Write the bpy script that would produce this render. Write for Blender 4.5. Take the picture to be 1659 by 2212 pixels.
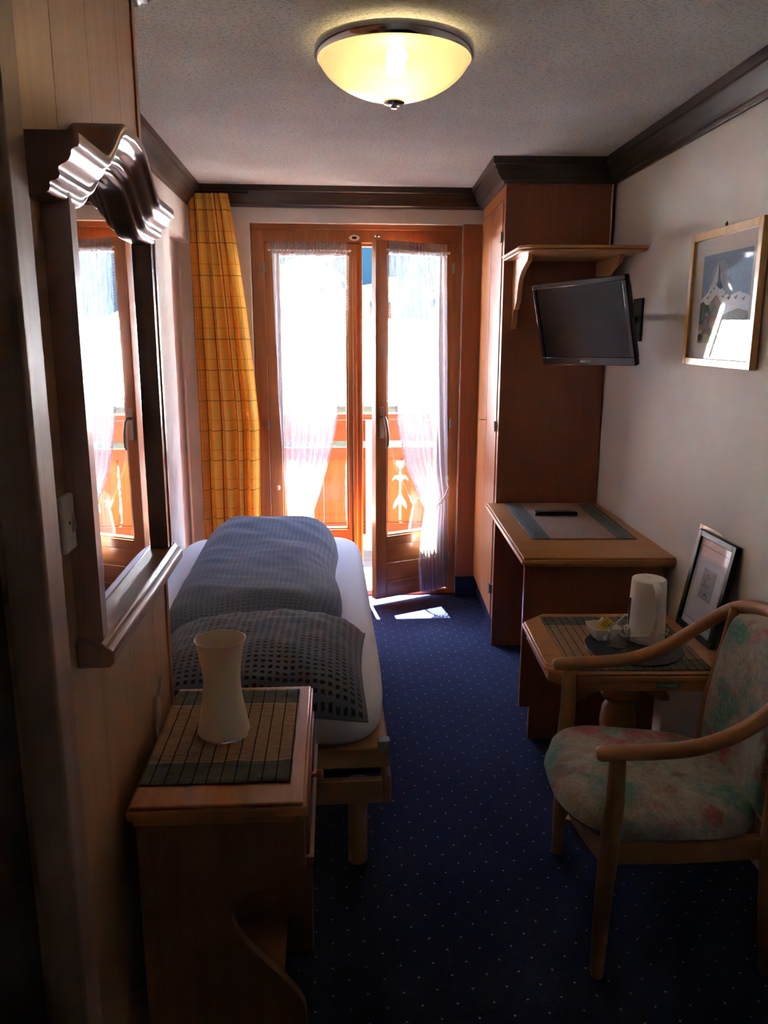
import bpy, math, random
from math import sin, cos, pi, radians, exp, atan2, sqrt, hypot
from mathutils import Vector, Matrix, noise
random.seed(7)
for _o in list(bpy.data.objects): bpy.data.objects.remove(_o)
scene = bpy.context.scene
COL = scene.collection

# ------------------------------------------------------------------ camera
CP, CYAW, CROLL, CH = radians(12.6), radians(4.2), radians(0.15), 1.61
F_ = Vector((sin(CYAW)*cos(CP), cos(CYAW)*cos(CP), -sin(CP)))
R_ = Vector((cos(CYAW), -sin(CYAW), 0)); U_ = R_.cross(F_)
Rr = R_*cos(CROLL)+U_*sin(CROLL); Ur = U_*cos(CROLL)-R_*sin(CROLL)
cd = bpy.data.cameras.new('camera'); cam = bpy.data.objects.new('camera', cd); COL.objects.link(cam)
cd.sensor_fit = 'VERTICAL'; cd.sensor_height = 36; cd.lens = 1725/2212*36
cd.clip_start = 0.02; cd.clip_end = 1000
M = Matrix.Identity(4)
for i in range(3):
    M[i][0] = Rr[i]; M[i][1] = Ur[i]; M[i][2] = -F_[i]
M[2][3] = CH
cam.matrix_world = M
scene.camera = cam

# ------------------------------------------------------------------ world, sun, exposure
wd = bpy.data.worlds.new('sky'); scene.world = wd; wd.use_nodes = True
wn = wd.node_tree.nodes; wl = wd.node_tree.links
sky = wn.new('ShaderNodeTexSky'); sky.sky_type = 'NISHITA'; sky.sun_disc = False
sky.sun_elevation = radians(52); sky.sun_rotation = radians(-22); sky.altitude = 1600
sky.air_density = 1.0; sky.dust_density = 1.0
bg = wn['Background']; wl.new(sky.outputs[0], bg.inputs[0]); bg.inputs[1].default_value = 0.45
sl = bpy.data.lights.new('sun', 'SUN'); sl.energy = 26; sl.angle = radians(0.6); sl.color = (1, .97, .93)
sun = bpy.data.objects.new('sun', sl); COL.objects.link(sun)
SE, SA = radians(65), radians(-7)     # elevation, azimuth from +Y towards +X of where the sun stands
sdir = Vector((sin(SA)*cos(SE), cos(SA)*cos(SE), sin(SE)))
sun.rotation_euler = sdir.to_track_quat('Z', 'Y').to_euler(); sun.location = sdir*30
vs = scene.view_settings
vs.view_transform = 'Standard'; vs.look = 'None'; vs.gamma = 1; vs.use_curve_mapping = False
vs.exposure = 4.35
scene.cycles.max_bounces = 10; scene.cycles.diffuse_bounces = 6; scene.cycles.transparent_max_bounces = 16
scene.cycles.sample_clamp_indirect = 8; scene.cycles.caustics_reflective = False

# ------------------------------------------------------------------ helpers
def lin(h):
    h = h.lstrip('#'); r = []
    for i in (0, 2, 4):
        c = int(h[i:i+2], 16)/255
        r.append(c/12.92 if c <= .04045 else ((c+.055)/1.055)**2.4)
    return (*r, 1)

class MB:
    def __init__(s): s.v = []; s.f = []; s.uv = {}; s.fc = {}
    def add(s, vs_, fs, uvs=None, col=None):
        n = len(s.v); s.v += [tuple(p) for p in vs_]
        for k, f in enumerate(fs):
            if uvs is not None: s.uv[len(s.f)] = [uvs[i] for i in f]
            if col is not None: s.fc[len(s.f)] = col
            s.f.append([i+n for i in f])
        return s
    def box(s, x0, y0, z0, x1, y1, z1, col=None):
        if x0 > x1: x0, x1 = x1, x0
        if y0 > y1: y0, y1 = y1, y0
        if z0 > z1: z0, z1 = z1, z0
        V = [(x, y, z) for z in (z0, z1) for y in (y0, y1) for x in (x0, x1)]
        return s.add(V, [(0,2,3,1),(4,5,7,6),(0,1,5,4),(2,6,7,3),(0,4,6,2),(1,3,7,5)], col=col)
    def prism(s, poly, ax, a, b, col=None):
        """poly: ccw 2-D points in the plane of the two other axes; extruded along ax from a to b"""
        def P(p, t): return {'x': (t, p[0], p[1]), 'y': (p[0], t, p[1]), 'z': (p[0], p[1], t)}[ax]
        n = len(poly); V = [P(p, a) for p in poly]+[P(p, b) for p in poly]
        ar = sum(poly[i][0]*poly[(i+1)%n][1]-poly[(i+1)%n][0]*poly[i][1] for i in range(n))
        flip = (ar < 0) != (ax == 'y') != (b < a)
        F = [list(range(n))[::-1], [n+i for i in range(n)]]+[[i, (i+1)%n, n+(i+1)%n, n+i] for i in range(n)]
        if flip: F = [f[::-1] for f in F]
        return s.add(V, F, col=col)
    def lathe(s, prof, c=(0,0,0), seg=40, sx=1, sy=1, closed=False):
        n = len(prof); V = []; F = []
        for k in range(seg):
            a = 2*pi*k/seg
            for r, z in prof: V.append((c[0]+r*cos(a)*sx, c[1]+r*sin(a)*sy, c[2]+z))
        for k in range(seg):
            k2 = (k+1) % seg
            for i in range(n if closed else n-1):
                j = (i+1) % n
                F.append([k*n+i, k2*n+i, k2*n+j, k*n+j])
        return s.add(V, F)
    def tube(s, path, r, seg=10, closed=False, squash=1.0):
        path = [Vector(p) for p in path]; n = len(path)
        rs = r if isinstance(r, (list, tuple)) else [r]*n
        V = []; F = []; up = None
        for i, p in enumerate(path):
            a = path[(i-1) % n] if (closed or i > 0) else p
            b = path[(i+1) % n] if (closed or i < n-1) else p
            t = (b-a).normalized()
            if up is None:
                up = Vector((0,0,1)) if abs(t.z) < .9 else Vector((1,0,0))
            s1 = t.cross(up).normalized(); up = s1.cross(t).normalized()
            for k in range(seg):
                an = 2*pi*k/seg
                V.append(p+(s1*cos(an)+up*sin(an)*squash)*rs[i])
        for i in range(n if closed else n-1):
            i2 = (i+1) % n
            for k in range(seg):
                k2 = (k+1) % seg
                F.append([i*seg+k, i*seg+k2, i2*seg+k2, i2*seg+k])
        if not closed:
            F.append(list(range(seg))[::-1]); F.append([(n-1)*seg+k for k in range(seg)])
        return s.add(V, F)
    def grid(s, fn, nu, nv, flip=False, uvfn=None):
        V = [fn(i/nu, j/nv) for j in range(nv+1) for i in range(nu+1)]
        U = [(uvfn(i/nu, j/nv) if uvfn else (i/nu, j/nv)) for j in range(nv+1) for i in range(nu+1)]
        F = []
        for j in range(nv):
            for i in range(nu):
                a = j*(nu+1)+i; f = [a, a+1, a+nu+2, a+nu+1]
                F.append(f[::-1] if flip else f)
        return s.add(V, F, uvs=U)
    def cyl(s, p0, p1, r, seg=16): return s.tube([p0, p1], r, seg)

def obj(name, mb, mat, parent=None, bevel=0, smooth=35, sub=0, solid=0, seg=2, **props):
    me = bpy.data.meshes.new(name); me.from_pydata(mb.v, [], mb.f)
    if mb.uv:
        ul = me.uv_layers.new(name='UVMap')
        for pi_, poly in enumerate(me.polygons):
            if pi_ in mb.uv:
                for li, uv in zip(poly.loop_indices, mb.uv[pi_]): ul.data[li].uv = uv
    if mb.fc:
        ca = me.color_attributes.new('Col', 'FLOAT_COLOR', 'CORNER')
        for pi_, poly in enumerate(me.polygons):
            for li in poly.loop_indices: ca.data[li].color = mb.fc.get(pi_, (1,1,1,1))
    if mat: me.materials.append(mat)
    if smooth:
        me.polygons.foreach_set('use_smooth', [True]*len(me.polygons)); me.set_sharp_from_angle(angle=radians(smooth))
    me.update()
    o = bpy.data.objects.new(name, me); COL.objects.link(o)
    if parent: o.parent = parent
    if bevel:
        m = o.modifiers.new('bevel', 'BEVEL'); m.width = bevel; m.segments = seg; m.limit_method = 'ANGLE'; m.angle_limit = radians(40)
    if solid:
        m = o.modifiers.new('solid', 'SOLIDIFY'); m.thickness = solid; m.offset = 0
    if sub:
        m = o.modifiers.new('sub', 'SUBSURF'); m.levels = sub; m.render_levels = sub
    for k, v in props.items(): o[k] = v
    return o

def thing(name, label, cat, loc=(0,0,0), rz=0, group=None):
    o = bpy.data.objects.new(name, None); COL.objects.link(o); o.empty_display_size = .1
    o.location = loc; o.rotation_euler = (0, 0, rz); o['label'] = label; o['category'] = cat
    if group: o['group'] = group
    return o
def tag(o, label, cat, group=None):
    o['label'] = label; o['category'] = cat
    if group: o['group'] = group
    return o
def struct(o): o['kind'] = 'structure'; return o

# B frame: the right wall, the wardrobe and the desk stand 3.5 degrees off the rest
BR = radians(3.5); BO = Vector((.858, 3.92, 0))
def bw(u, v, z=0): return (BO.x+u*cos(BR)+v*sin(BR), BO.y-u*sin(BR)+v*cos(BR), z)

# ------------------------------------------------------------------ materials
def newmat(name):
    m = bpy.data.materials.new(name); m.use_nodes = True
    nt = m.node_tree; b = nt.nodes['Principled BSDF']
    return m, nt, b
def nd(nt, t, **kw):
    n = nt.nodes.new(t)
    for k, v in kw.items():
        if k in ('operation', 'blend_type', 'data_type', 'feature', 'distance', 'wave_type', 'bands_direction', 'vector_type', 'noise_dimensions'): setattr(n, k, v)
        else: n.inputs[k].default_value = v
    return n
def ramp(nt, fac, stops, interp='LINEAR'):
    r = nt.nodes.new('ShaderNodeValToRGB'); e = r.color_ramp.elements; r.color_ramp.interpolation = interp
    e[0].position, e[0].color = stops[0]; e[1].position, e[1].color = stops[-1]
    for p, c in stops[1:-1]:
        k = e.new(p); k.color = c
    nt.links.new(fac, r.inputs[0]); return r
def coords(nt, kind='Object', scale=(1,1,1), rot=(0,0,0), loc=(0,0,0)):
    tc = nt.nodes.new('ShaderNodeTexCoord'); mp = nt.nodes.new('ShaderNodeMapping')
    mp.inputs['Scale'].default_value = scale; mp.inputs['Rotation'].default_value = rot; mp.inputs['Location'].default_value = loc
    nt.links.new(tc.outputs[kind], mp.inputs[0]); return mp.outputs[0]
def plain(name, col, rough=.5, metal=0, bump=0, bscale=200, spec=None, coat=0):
    m, nt, b = newmat(name); b.inputs['Base Color'].default_value = lin(col) if isinstance(col, str) else col
    b.inputs['Roughness'].default_value = rough; b.inputs['Metallic'].default_value = metal
    if spec is not None: b.inputs['Specular IOR Level'].default_value = spec
    if coat: b.inputs['Coat Weight'].default_value = coat; b.inputs['Coat Roughness'].default_value = .15
    n = nd(nt, 'ShaderNodeTexNoise', Scale=bscale, Detail=3)
    nt.links.new(coords(nt), n.inputs['Vector'])
    if bump:
        bp = nd(nt, 'ShaderNodeBump', Strength=bump, Distance=.002)
        nt.links.new(n.outputs[0], bp.inputs['Height']); nt.links.new(bp.outputs[0], b.inputs['Normal'])
    return m
def wood(name, dark, light, axis='z', rough=.38, coat=.25, scale=1.0, knots=False, contrast=1.0, bump=.12, spec=.5):
    m, nt, b = newmat(name); L = nt.links; b.inputs['Specular IOR Level'].default_value = spec
    lo, hi = 2.2*scale, 38*scale
    sc = {'x': (lo, hi, hi), 'y': (hi, lo, hi), 'z': (hi, hi, lo)}[axis]
    v = coords(nt, scale=sc)
    n1 = nd(nt, 'ShaderNodeTexNoise', Scale=1, Detail=5, Roughness=.6, Distortion=.6); L.new(v, n1.inputs['Vector'])
    sc2 = tuple(c*5 if c == hi else c*2 for c in sc)
    v2 = coords(nt, scale=sc2)
    n2 = nd(nt, 'ShaderNodeTexNoise', Scale=1, Detail=3, Roughness=.7); L.new(v2, n2.inputs['Vector'])
    mx = nd(nt, 'ShaderNodeMath', operation='MULTIPLY_ADD'); mx.inputs[1].default_value = .35
    L.new(n2.outputs[0], mx.inputs[0]); L.new(n1.outputs[0], mx.inputs[2])
    w = .22/contrast
    r = ramp(nt, mx.outputs[0], [(.675-w, lin(dark)), (.675+w, lin(light))])
    out = r.outputs[0]
    if knots:
        vo = nd(nt, 'ShaderNodeTexVoronoi', Scale=7*scale, Randomness=1); L.new(coords(nt, scale=(1, 1.7, 1)), vo.inputs['Vector'])
        rk = ramp(nt, vo.outputs['Distance'], [(.03, (1,1,1,1)), (.09, (0,0,0,1))])
        mk = nd(nt, 'ShaderNodeMix', data_type='RGBA'); L.new(rk.outputs[0], mk.inputs[0]); L.new(out, mk.inputs[6])
        mk.inputs[7].default_value = tuple(c*.35 for c in lin(dark)[:3])+(1,); out = mk.outputs[2]
    L.new(out, b.inputs['Base Color']); b.inputs['Roughness'].default_value = rough
    b.inputs['Coat Weight'].default_value = coat; b.inputs['Coat Roughness'].default_value = .22
    bp = nd(nt, 'ShaderNodeBump', Strength=bump, Distance=.001); L.new(mx.outputs[0], bp.inputs['Height']); L.new(bp.outputs[0], b.inputs['Normal'])
    return m

def mathn(nt, op, a, b=None, c=None):
    n = nt.nodes.new('ShaderNodeMath'); n.operation = op
    for i, x in enumerate((a, b, c)):
        if x is None: continue
        if isinstance(x, (int, float)): n.inputs[i].default_value = x
        else: nt.links.new(x, n.inputs[i])
    return n.outputs[0]
def mixc(nt, fac, a, b, mode='MIX'):
    n = nt.nodes.new('ShaderNodeMix'); n.data_type = 'RGBA'; n.blend_type = mode
    for i, x in ((0, fac), (6, a), (7, b)):
        if isinstance(x, (int, float)): n.inputs[i].default_value = x
        elif isinstance(x, tuple): n.inputs[i].default_value = x
        else: nt.links.new(x, n.inputs[i])
    return n.outputs[2]
def sepxyz(nt, v):
    s = nt.nodes.new('ShaderNodeSeparateXYZ'); nt.links.new(v, s.inputs[0]); return s.outputs
def line(nt, x, period, width, off=0.0):
    """1 inside a stripe of the given width repeating every period"""
    t = mathn(nt, 'FRACT', mathn(nt, 'DIVIDE', mathn(nt, 'ADD', x, off+100*period), period))
    return mathn(nt, 'LESS_THAN', mathn(nt, 'ABSOLUTE', mathn(nt, 'SUBTRACT', t, .5)), width/period/2)

WD = dict(
  door=wood('door_wood', '8e5129', 'b3703c', 'z', .35, .3, contrast=.8),
  door_h=wood('door_wood_level', '8e5129', 'b3703c', 'x', .35, .3, contrast=.8),
  red=wood('wardrobe_wood', '7c452c', '945636', 'z', .42, .15, 1.3, contrast=.7),
  reddoor=wood('wardrobe_door_wood', '96562a', 'b26c38', 'z', .5, .05, 1.2, contrast=.7, spec=.25),
  honey=wood('panel_wood', 'a67650', 'bd8b63', 'z', .42, .2, .7, contrast=.7),
  mirror=wood('mirror_wood', '835c49', '9c7460', 'y', .33, .3, 1, contrast=.8),
  mirror_z=wood('mirror_wood_upright', '8c5c4a', 'a87864', 'z', .33, .3, 1, contrast=.8),
  dark=wood('cornice_wood', '2c1f17', '4a382b', 'x', .45, .2, 1),
  desk=wood('desk_top_wood', 'a8713a', 'bf8748', 'x', .4, .25, .6, contrast=.8),
  lit_edge=wood('lit_edge_wood', '9c6334', 'b57a45', 'x', .3, .4, .8),  # paler tone for the light on the desk panel's edge
  pine=wood('pine_wood', 'b07440', 'c98f56', 'x', .4, .3, .8, knots=True),
  shelf=wood('shelf_wood', 'b88450', 'd09d66', 'x', .35, .3, .7),
  shelf_z=wood('shelf_bracket_wood', 'b88450', 'd09d66', 'z', .35, .3, .7),
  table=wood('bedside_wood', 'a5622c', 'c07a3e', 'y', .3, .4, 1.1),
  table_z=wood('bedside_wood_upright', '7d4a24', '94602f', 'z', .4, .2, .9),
  chair=wood('chair_wood', 'a06a3a', 'b8804a', 'x', .3, .4, .7),
  chair_z=wood('chair_wood_upright', '94643a', 'ab7a48', 'z', .35, .3, .7),
  bed=wood('bed_wood', 'a57a55', 'bd9068', 'x', .45, .1, .8),
  frame=wood('picture_frame_wood', 'c79a55', 'dbb06c', 'y', .3, .35, .9),
  rail=wood('balcony_wood', '4a2210', '6e3c1f', 'z', .8, 0, .6, contrast=.8, knots=True, spec=.05),
  rail_h=wood('balcony_rail_wood', '431d10', '5e301c', 'x', .8, 0, .6, contrast=.8, spec=.05),
  deck=wood('balcony_floor_wood', '3c3a3a', '545252', 'x', .85, 0, .6, spec=.1),
  postw=plain('pale_post_paint', '8d8072', .6),
)
WHITE = plain('white_plastic', 'dcd6c8', .35)
CREAM = plain('switch_plastic', 'cfc4b4', .4)
CHROME = plain('chrome', 'd8d8d8', .12, 1)
STEEL = plain('brushed_steel', '9a958c', .35, 1)
BRASS = plain('brass', 'b89a5a', .3, 1)
BLACK = plain('black_plastic', '0a0a0b', .3)
BLACKM = plain('black_matt', '08080a', .7)
PORC = plain('white_porcelain', 'e6e2d8', .2)

def mk_plaster(name, col, sc, strength, dist, speck=0.0):
    m, nt, b = newmat(name); L = nt.links
    v = coords(nt)
    n = nd(nt, 'ShaderNodeTexNoise', Scale=sc, Detail=6, Roughness=.65, Distortion=.4); L.new(v, n.inputs['Vector'])
    n2 = nd(nt, 'ShaderNodeTexNoise', Scale=sc*.02+.8, Detail=3); L.new(v, n2.inputs['Vector'])
    c = lin(col); c2 = tuple(x*.86 for x in c[:3])+(1,)
    r = ramp(nt, n2.outputs[0], [(.3, c2), (.65, c)])
    out = r.outputs[0]
    if speck:
        rs = ramp(nt, n.outputs[0], [(.36, (1-speck,)*3+(1,)), (.5, (1,1,1,1))])
        out = mixc(nt, 1.0, out, rs.outputs[0], 'MULTIPLY')
    L.new(out, b.inputs['Base Color']); b.inputs['Roughness'].default_value = .92
    b.inputs['Specular IOR Level'].default_value = .2
    bp = nd(nt, 'ShaderNodeBump', Strength=strength, Distance=dist); L.new(n.outputs[0], bp.inputs['Height']); L.new(bp.outputs[0], b.inputs['Normal'])
    return m
PLASTER = mk_plaster('wall_plaster', 'dcd7d0', 60, .35, .004)
STUCCO = mk_plaster('ceiling_stucco', 'd9e0dd', 95, .9, .008, .35)

def mk_carpet():
    m, nt, b = newmat('carpet'); L = nt.links
    s = sepxyz(nt, coords(nt))
    n0 = nd(nt, 'ShaderNodeTexNoise', Scale=9, Detail=2); L.new(coords(nt), n0.inputs['Vector'])
    wob = mathn(nt, 'MULTIPLY', mathn(nt, 'SUBTRACT', n0.outputs[0], .5), .012)
    def lattice(ox, oy):
        x = mathn(nt, 'SUBTRACT', mathn(nt, 'FRACT', mathn(nt, 'DIVIDE', mathn(nt, 'ADD', mathn(nt, 'ADD', s[0], wob), 50*.0875+ox), .0875)), .5)
        y = mathn(nt, 'SUBTRACT', mathn(nt, 'FRACT', mathn(nt, 'DIVIDE', mathn(nt, 'ADD', mathn(nt, 'SUBTRACT', s[1], wob), 50*.0885+oy), .0885)), .5)
        d = mathn(nt, 'SQRT', mathn(nt, 'ADD', mathn(nt, 'POWER', x, 2), mathn(nt, 'POWER', y, 2)))
        return mathn(nt, 'LESS_THAN', d, .036)
    a = mathn(nt, 'MAXIMUM', lattice(0, 0), lattice(.04375, .04425))
    fib = nd(nt, 'ShaderNodeTexNoise', Scale=420, Detail=2); L.new(coords(nt), fib.inputs['Vector'])
    mott = nd(nt, 'ShaderNodeTexNoise', Scale=60, Detail=3); L.new(coords(nt), mott.inputs['Vector'])
    base = ramp(nt, mott.outputs[0], [(.3, lin('091028')), (.7, lin('121d42'))])
    broke = mathn(nt, 'MULTIPLY', a, mathn(nt, 'GREATER_THAN', fib.outputs[0], .38))
    L.new(mixc(nt, broke, base.outputs[0], lin('8e8c92')), b.inputs['Base Color'])
    b.inputs['Roughness'].default_value = .95; b.inputs['Sheen Weight'].default_value = .25; b.inputs['Sheen Tint'].default_value = lin('7c86b0')
    b.inputs['Specular IOR Level'].default_value = .15
    bp = nd(nt, 'ShaderNodeBump', Strength=.7, Distance=.003); L.new(fib.outputs[0], bp.inputs['Height']); L.new(bp.outputs[0], b.inputs['Normal'])
    return m
CARPET = mk_carpet()

def mk_glass(name='window_glass', refl=.5, tint=(1,1,1,1)):
    m, nt, b = newmat(name); L = nt.links; out = nt.nodes['Material Output']
    nt.nodes.remove(b)
    tr = nt.nodes.new('ShaderNodeBsdfTransparent'); tr.inputs[0].default_value = tint
    gl = nt.nodes.new('ShaderNodeBsdfGlossy'); gl.inputs['Roughness'].default_value = .01
    fr = nt.nodes.new('ShaderNodeLayerWeight'); fr.inputs[0].default_value = .5
    mx = nt.nodes.new('ShaderNodeMixShader')
    f = mathn(nt, 'MULTIPLY_ADD', mathn(nt, 'POWER', fr.outputs['Facing'], 5), .96, .04)
    L.new(mathn(nt, 'MINIMUM', mathn(nt, 'MULTIPLY', f, 2*refl), 1), mx.inputs[0]); L.new(tr.outputs[0], mx.inputs[1]); L.new(gl.outputs[0], mx.inputs[2])
    L.new(mx.outputs[0], out.inputs[0]); return m
GLASS = mk_glass(); PICGLASS = mk_glass('picture_glass', .22)

def mk_sheer():
    m, nt, b = newmat('white_voile'); L = nt.links; out = nt.nodes['Material Output']; nt.nodes.remove(b)
    tr = nt.nodes.new('ShaderNodeBsdfTransparent')
    tl = nt.nodes.new('ShaderNodeBsdfTranslucent'); tl.inputs[0].default_value = lin('c2c6ce')
    df = nt.nodes.new('ShaderNodeBsdfDiffuse'); df.inputs[0].default_value = lin('c2c6ce')
    m1 = nt.nodes.new('ShaderNodeMixShader'); m1.inputs[0].default_value = .45
    L.new(tl.outputs[0], m1.inputs[1]); L.new(df.outputs[0], m1.inputs[2])
    lw = nt.nodes.new('ShaderNodeLayerWeight'); lw.inputs[0].default_value = .35
    wv = nd(nt, 'ShaderNodeTexNoise', Scale=500, Detail=1); L.new(coords(nt), wv.inputs['Vector'])
    f = mathn(nt, 'ADD', mathn(nt, 'MULTIPLY', lw.outputs['Facing'], .30), mathn(nt, 'MULTIPLY_ADD', wv.outputs[0], .4, .14))
    m2 = nt.nodes.new('ShaderNodeMixShader'); L.new(mathn(nt, 'MINIMUM', f, .95), m2.inputs[0])
    L.new(tr.outputs[0], m2.inputs[1]); L.new(m1.outputs[0], m2.inputs[2]); L.new(m2.outputs[0], out.inputs[0]); return m
SHEER = mk_sheer()
LACE = plain('lace_thread', 'e6e2e4', .8)

def fabric_nodes(m, nt, b, colout, trans=.3, rough=.9, wb=.3, wscale=900):
    L = nt.links; L.new(colout, b.inputs['Base Color']); b.inputs['Roughness'].default_value = rough
    b.inputs['Specular IOR Level'].default_value = .15
    n = nd(nt, 'ShaderNodeTexNoise', Scale=wscale, Detail=2); L.new(coords(nt), n.inputs['Vector'])
    bp = nd(nt, 'ShaderNodeBump', Strength=wb, Distance=.001); L.new(n.outputs[0], bp.inputs['Height']); L.new(bp.outputs[0], b.inputs['Normal'])
    if trans:
        out = nt.nodes['Material Output']; tl = nt.nodes.new('ShaderNodeBsdfTranslucent'); L.new(colout, tl.inputs[0])
        mx = nt.nodes.new('ShaderNodeMixShader'); mx.inputs[0].default_value = trans
        L.new(b.outputs[0], mx.inputs[1]); L.new(tl.outputs[0], mx.inputs[2]); L.new(mx.outputs[0], out.inputs[0])

def mk_plaid():
    m, nt, b = newmat('yellow_plaid_cotton'); s = sepxyz(nt, coords(nt, 'UV'))
    base = lin('f8c65c')
    wide = line(nt, s[0], .30, .05, .03)
    c = mixc(nt, wide, base, lin('e8a048'))
    rs = line(nt, s[0], .30, .012, .105); c = mixc(nt, rs, c, lin('b2452c'))
    for per, w, off, col in ((.30, .006, .0, '5e4c58'), (.30, .005, .058, '6a5060'), (.15, .0025, .11, '8a5a34'), (.10, .0015, .03, 'f0d090')):
        c = mixc(nt, line(nt, s[0], per, w, off), c, lin(col))
    for per, w, off, col in ((.17, .0045, .0, '947038'), (.17, .0022, .060, 'b5752e'), (.17, .0018, .115, 'f0cf88')):
        c = mixc(nt, line(nt, s[1], per, w, off), c, lin(col))
    fabric_nodes(m, nt, b, c, .42); return m
PLAID = mk_plaid()

def mk_seersucker(name, ca, cb, dash, uvscale=1.0):
    m, nt, b = newmat(name); L = nt.links; s = sepxyz(nt, coords(nt, 'UV', scale=(uvscale,)*3))
    n = nd(nt, 'ShaderNodeTexNoise', Scale=60, Detail=2); L.new(coords(nt, 'UV'), n.inputs['Vector'])
    wob = mathn(nt, 'MULTIPLY', mathn(nt, 'SUBTRACT', n.outputs[0], .5), .010)
    x = mathn(nt, 'ADD', s[0], mathn(nt, 'MULTIPLY', wob, .3)); y = mathn(nt, 'ADD', s[1], wob)
    colm = line(nt, x, .0217, .0115)
    row = line(nt, y, .0145, .0062)
    mask = mathn(nt, 'MULTIPLY', colm, row)
    n2 = nd(nt, 'ShaderNodeTexNoise', Scale=5, Detail=2); L.new(coords(nt, 'UV'), n2.inputs['Vector'])
    base = ramp(nt, n2.outputs[0], [(.3, lin(ca)), (.7, lin(cb))])
    c = mixc(nt, mask, base.outputs[0], lin(dash))
    L.new(c, b.inputs['Base Color']); b.inputs['Roughness'].default_value = .85; b.inputs['Sheen Weight'].default_value = .15
    hw = mathn(nt, 'ADD', mathn(nt, 'MULTIPLY', mask, -1), mathn(nt, 'MULTIPLY', n.outputs[0], .6))
    bp = nd(nt, 'ShaderNodeBump', Strength=.5, Distance=.003); L.new(hw, bp.inputs['Height']); L.new(bp.outputs[0], b.inputs['Normal'])
    return m
PILLOWC = mk_seersucker('pillow_seersucker', '5c6678', '677186', '161a24')
DUVETC = mk_seersucker('duvet_seersucker', '617087', '6d7d95', '4b586b')

def mk_mat(name, w, d, along='y', lines=True):
    """place mat: grey bands at both ends (along axis), beige middle, thin dark lines running end to end"""
    m, nt, b = newmat(name); L = nt.links; s = sepxyz(nt, coords(nt))
    a, c_ = (s[1], s[0]) if along == 'y' else (s[0], s[1])
    half = (d if along == 'y' else w)/2
    nz = nd(nt, 'ShaderNodeTexNoise', Scale=40, Detail=3); L.new(coords(nt, scale=(1, 6, 1) if along == 'y' else (6, 1, 1)), nz.inputs['Vector'])
    ab = mathn(nt, 'ABSOLUTE', a)
    band = mathn(nt, 'GREATER_THAN', ab, half*.62)
    beige = ramp(nt, nz.outputs[0], [(.35, lin('8a7258')), (.65, lin('a88c70'))])
    grey = ramp(nt, nz.outputs[0], [(.35, lin('56594f')), (.65, lin('6c6f66'))])
    if not lines:
        beige = ramp(nt, nz.outputs[0], [(.35, lin('8f7866')), (.65, lin('a58d7a'))]); grey = ramp(nt, nz.outputs[0], [(.35, lin('5e605a')), (.65, lin('74766e'))])
    c = mixc(nt, band, beige.outputs[0], grey.outputs[0])
    hemline = mathn(nt, 'LESS_THAN', mathn(nt, 'ABSOLUTE', mathn(nt, 'SUBTRACT', ab, half*.62)), .0012)
    c = mixc(nt, hemline, c, lin('b8a890'))
    if lines: c = mixc(nt, line(nt, c_, .027, .0026, .004), c, lin('2a2420'))
    else:
        c = mixc(nt, mathn(nt, 'MULTIPLY', line(nt, a, .012, .0016), mathn(nt, 'SUBTRACT', 1, band)), c, lin('b39c8a'))
        c = mixc(nt, mathn(nt, 'LESS_THAN', mathn(nt, 'ABSOLUTE', mathn(nt, 'SUBTRACT', ab, half*.93)), .001), c, lin('9aa4ac'))
    fabric_nodes(m, nt, b, c, 0, .9, .4, 500)
    wn_ = nd(nt, 'ShaderNodeTexNoise', Scale=18, Detail=3, Distortion=.8); L.new(coords(nt, scale=(.6, 1.6, 1)), wn_.inputs['Vector'])
    b2 = nd(nt, 'ShaderNodeBump', Strength=.7, Distance=.012); L.new(wn_.outputs[0], b2.inputs['Height'])
    L.new(b2.outputs[0], b.inputs['Normal']); return m

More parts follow.
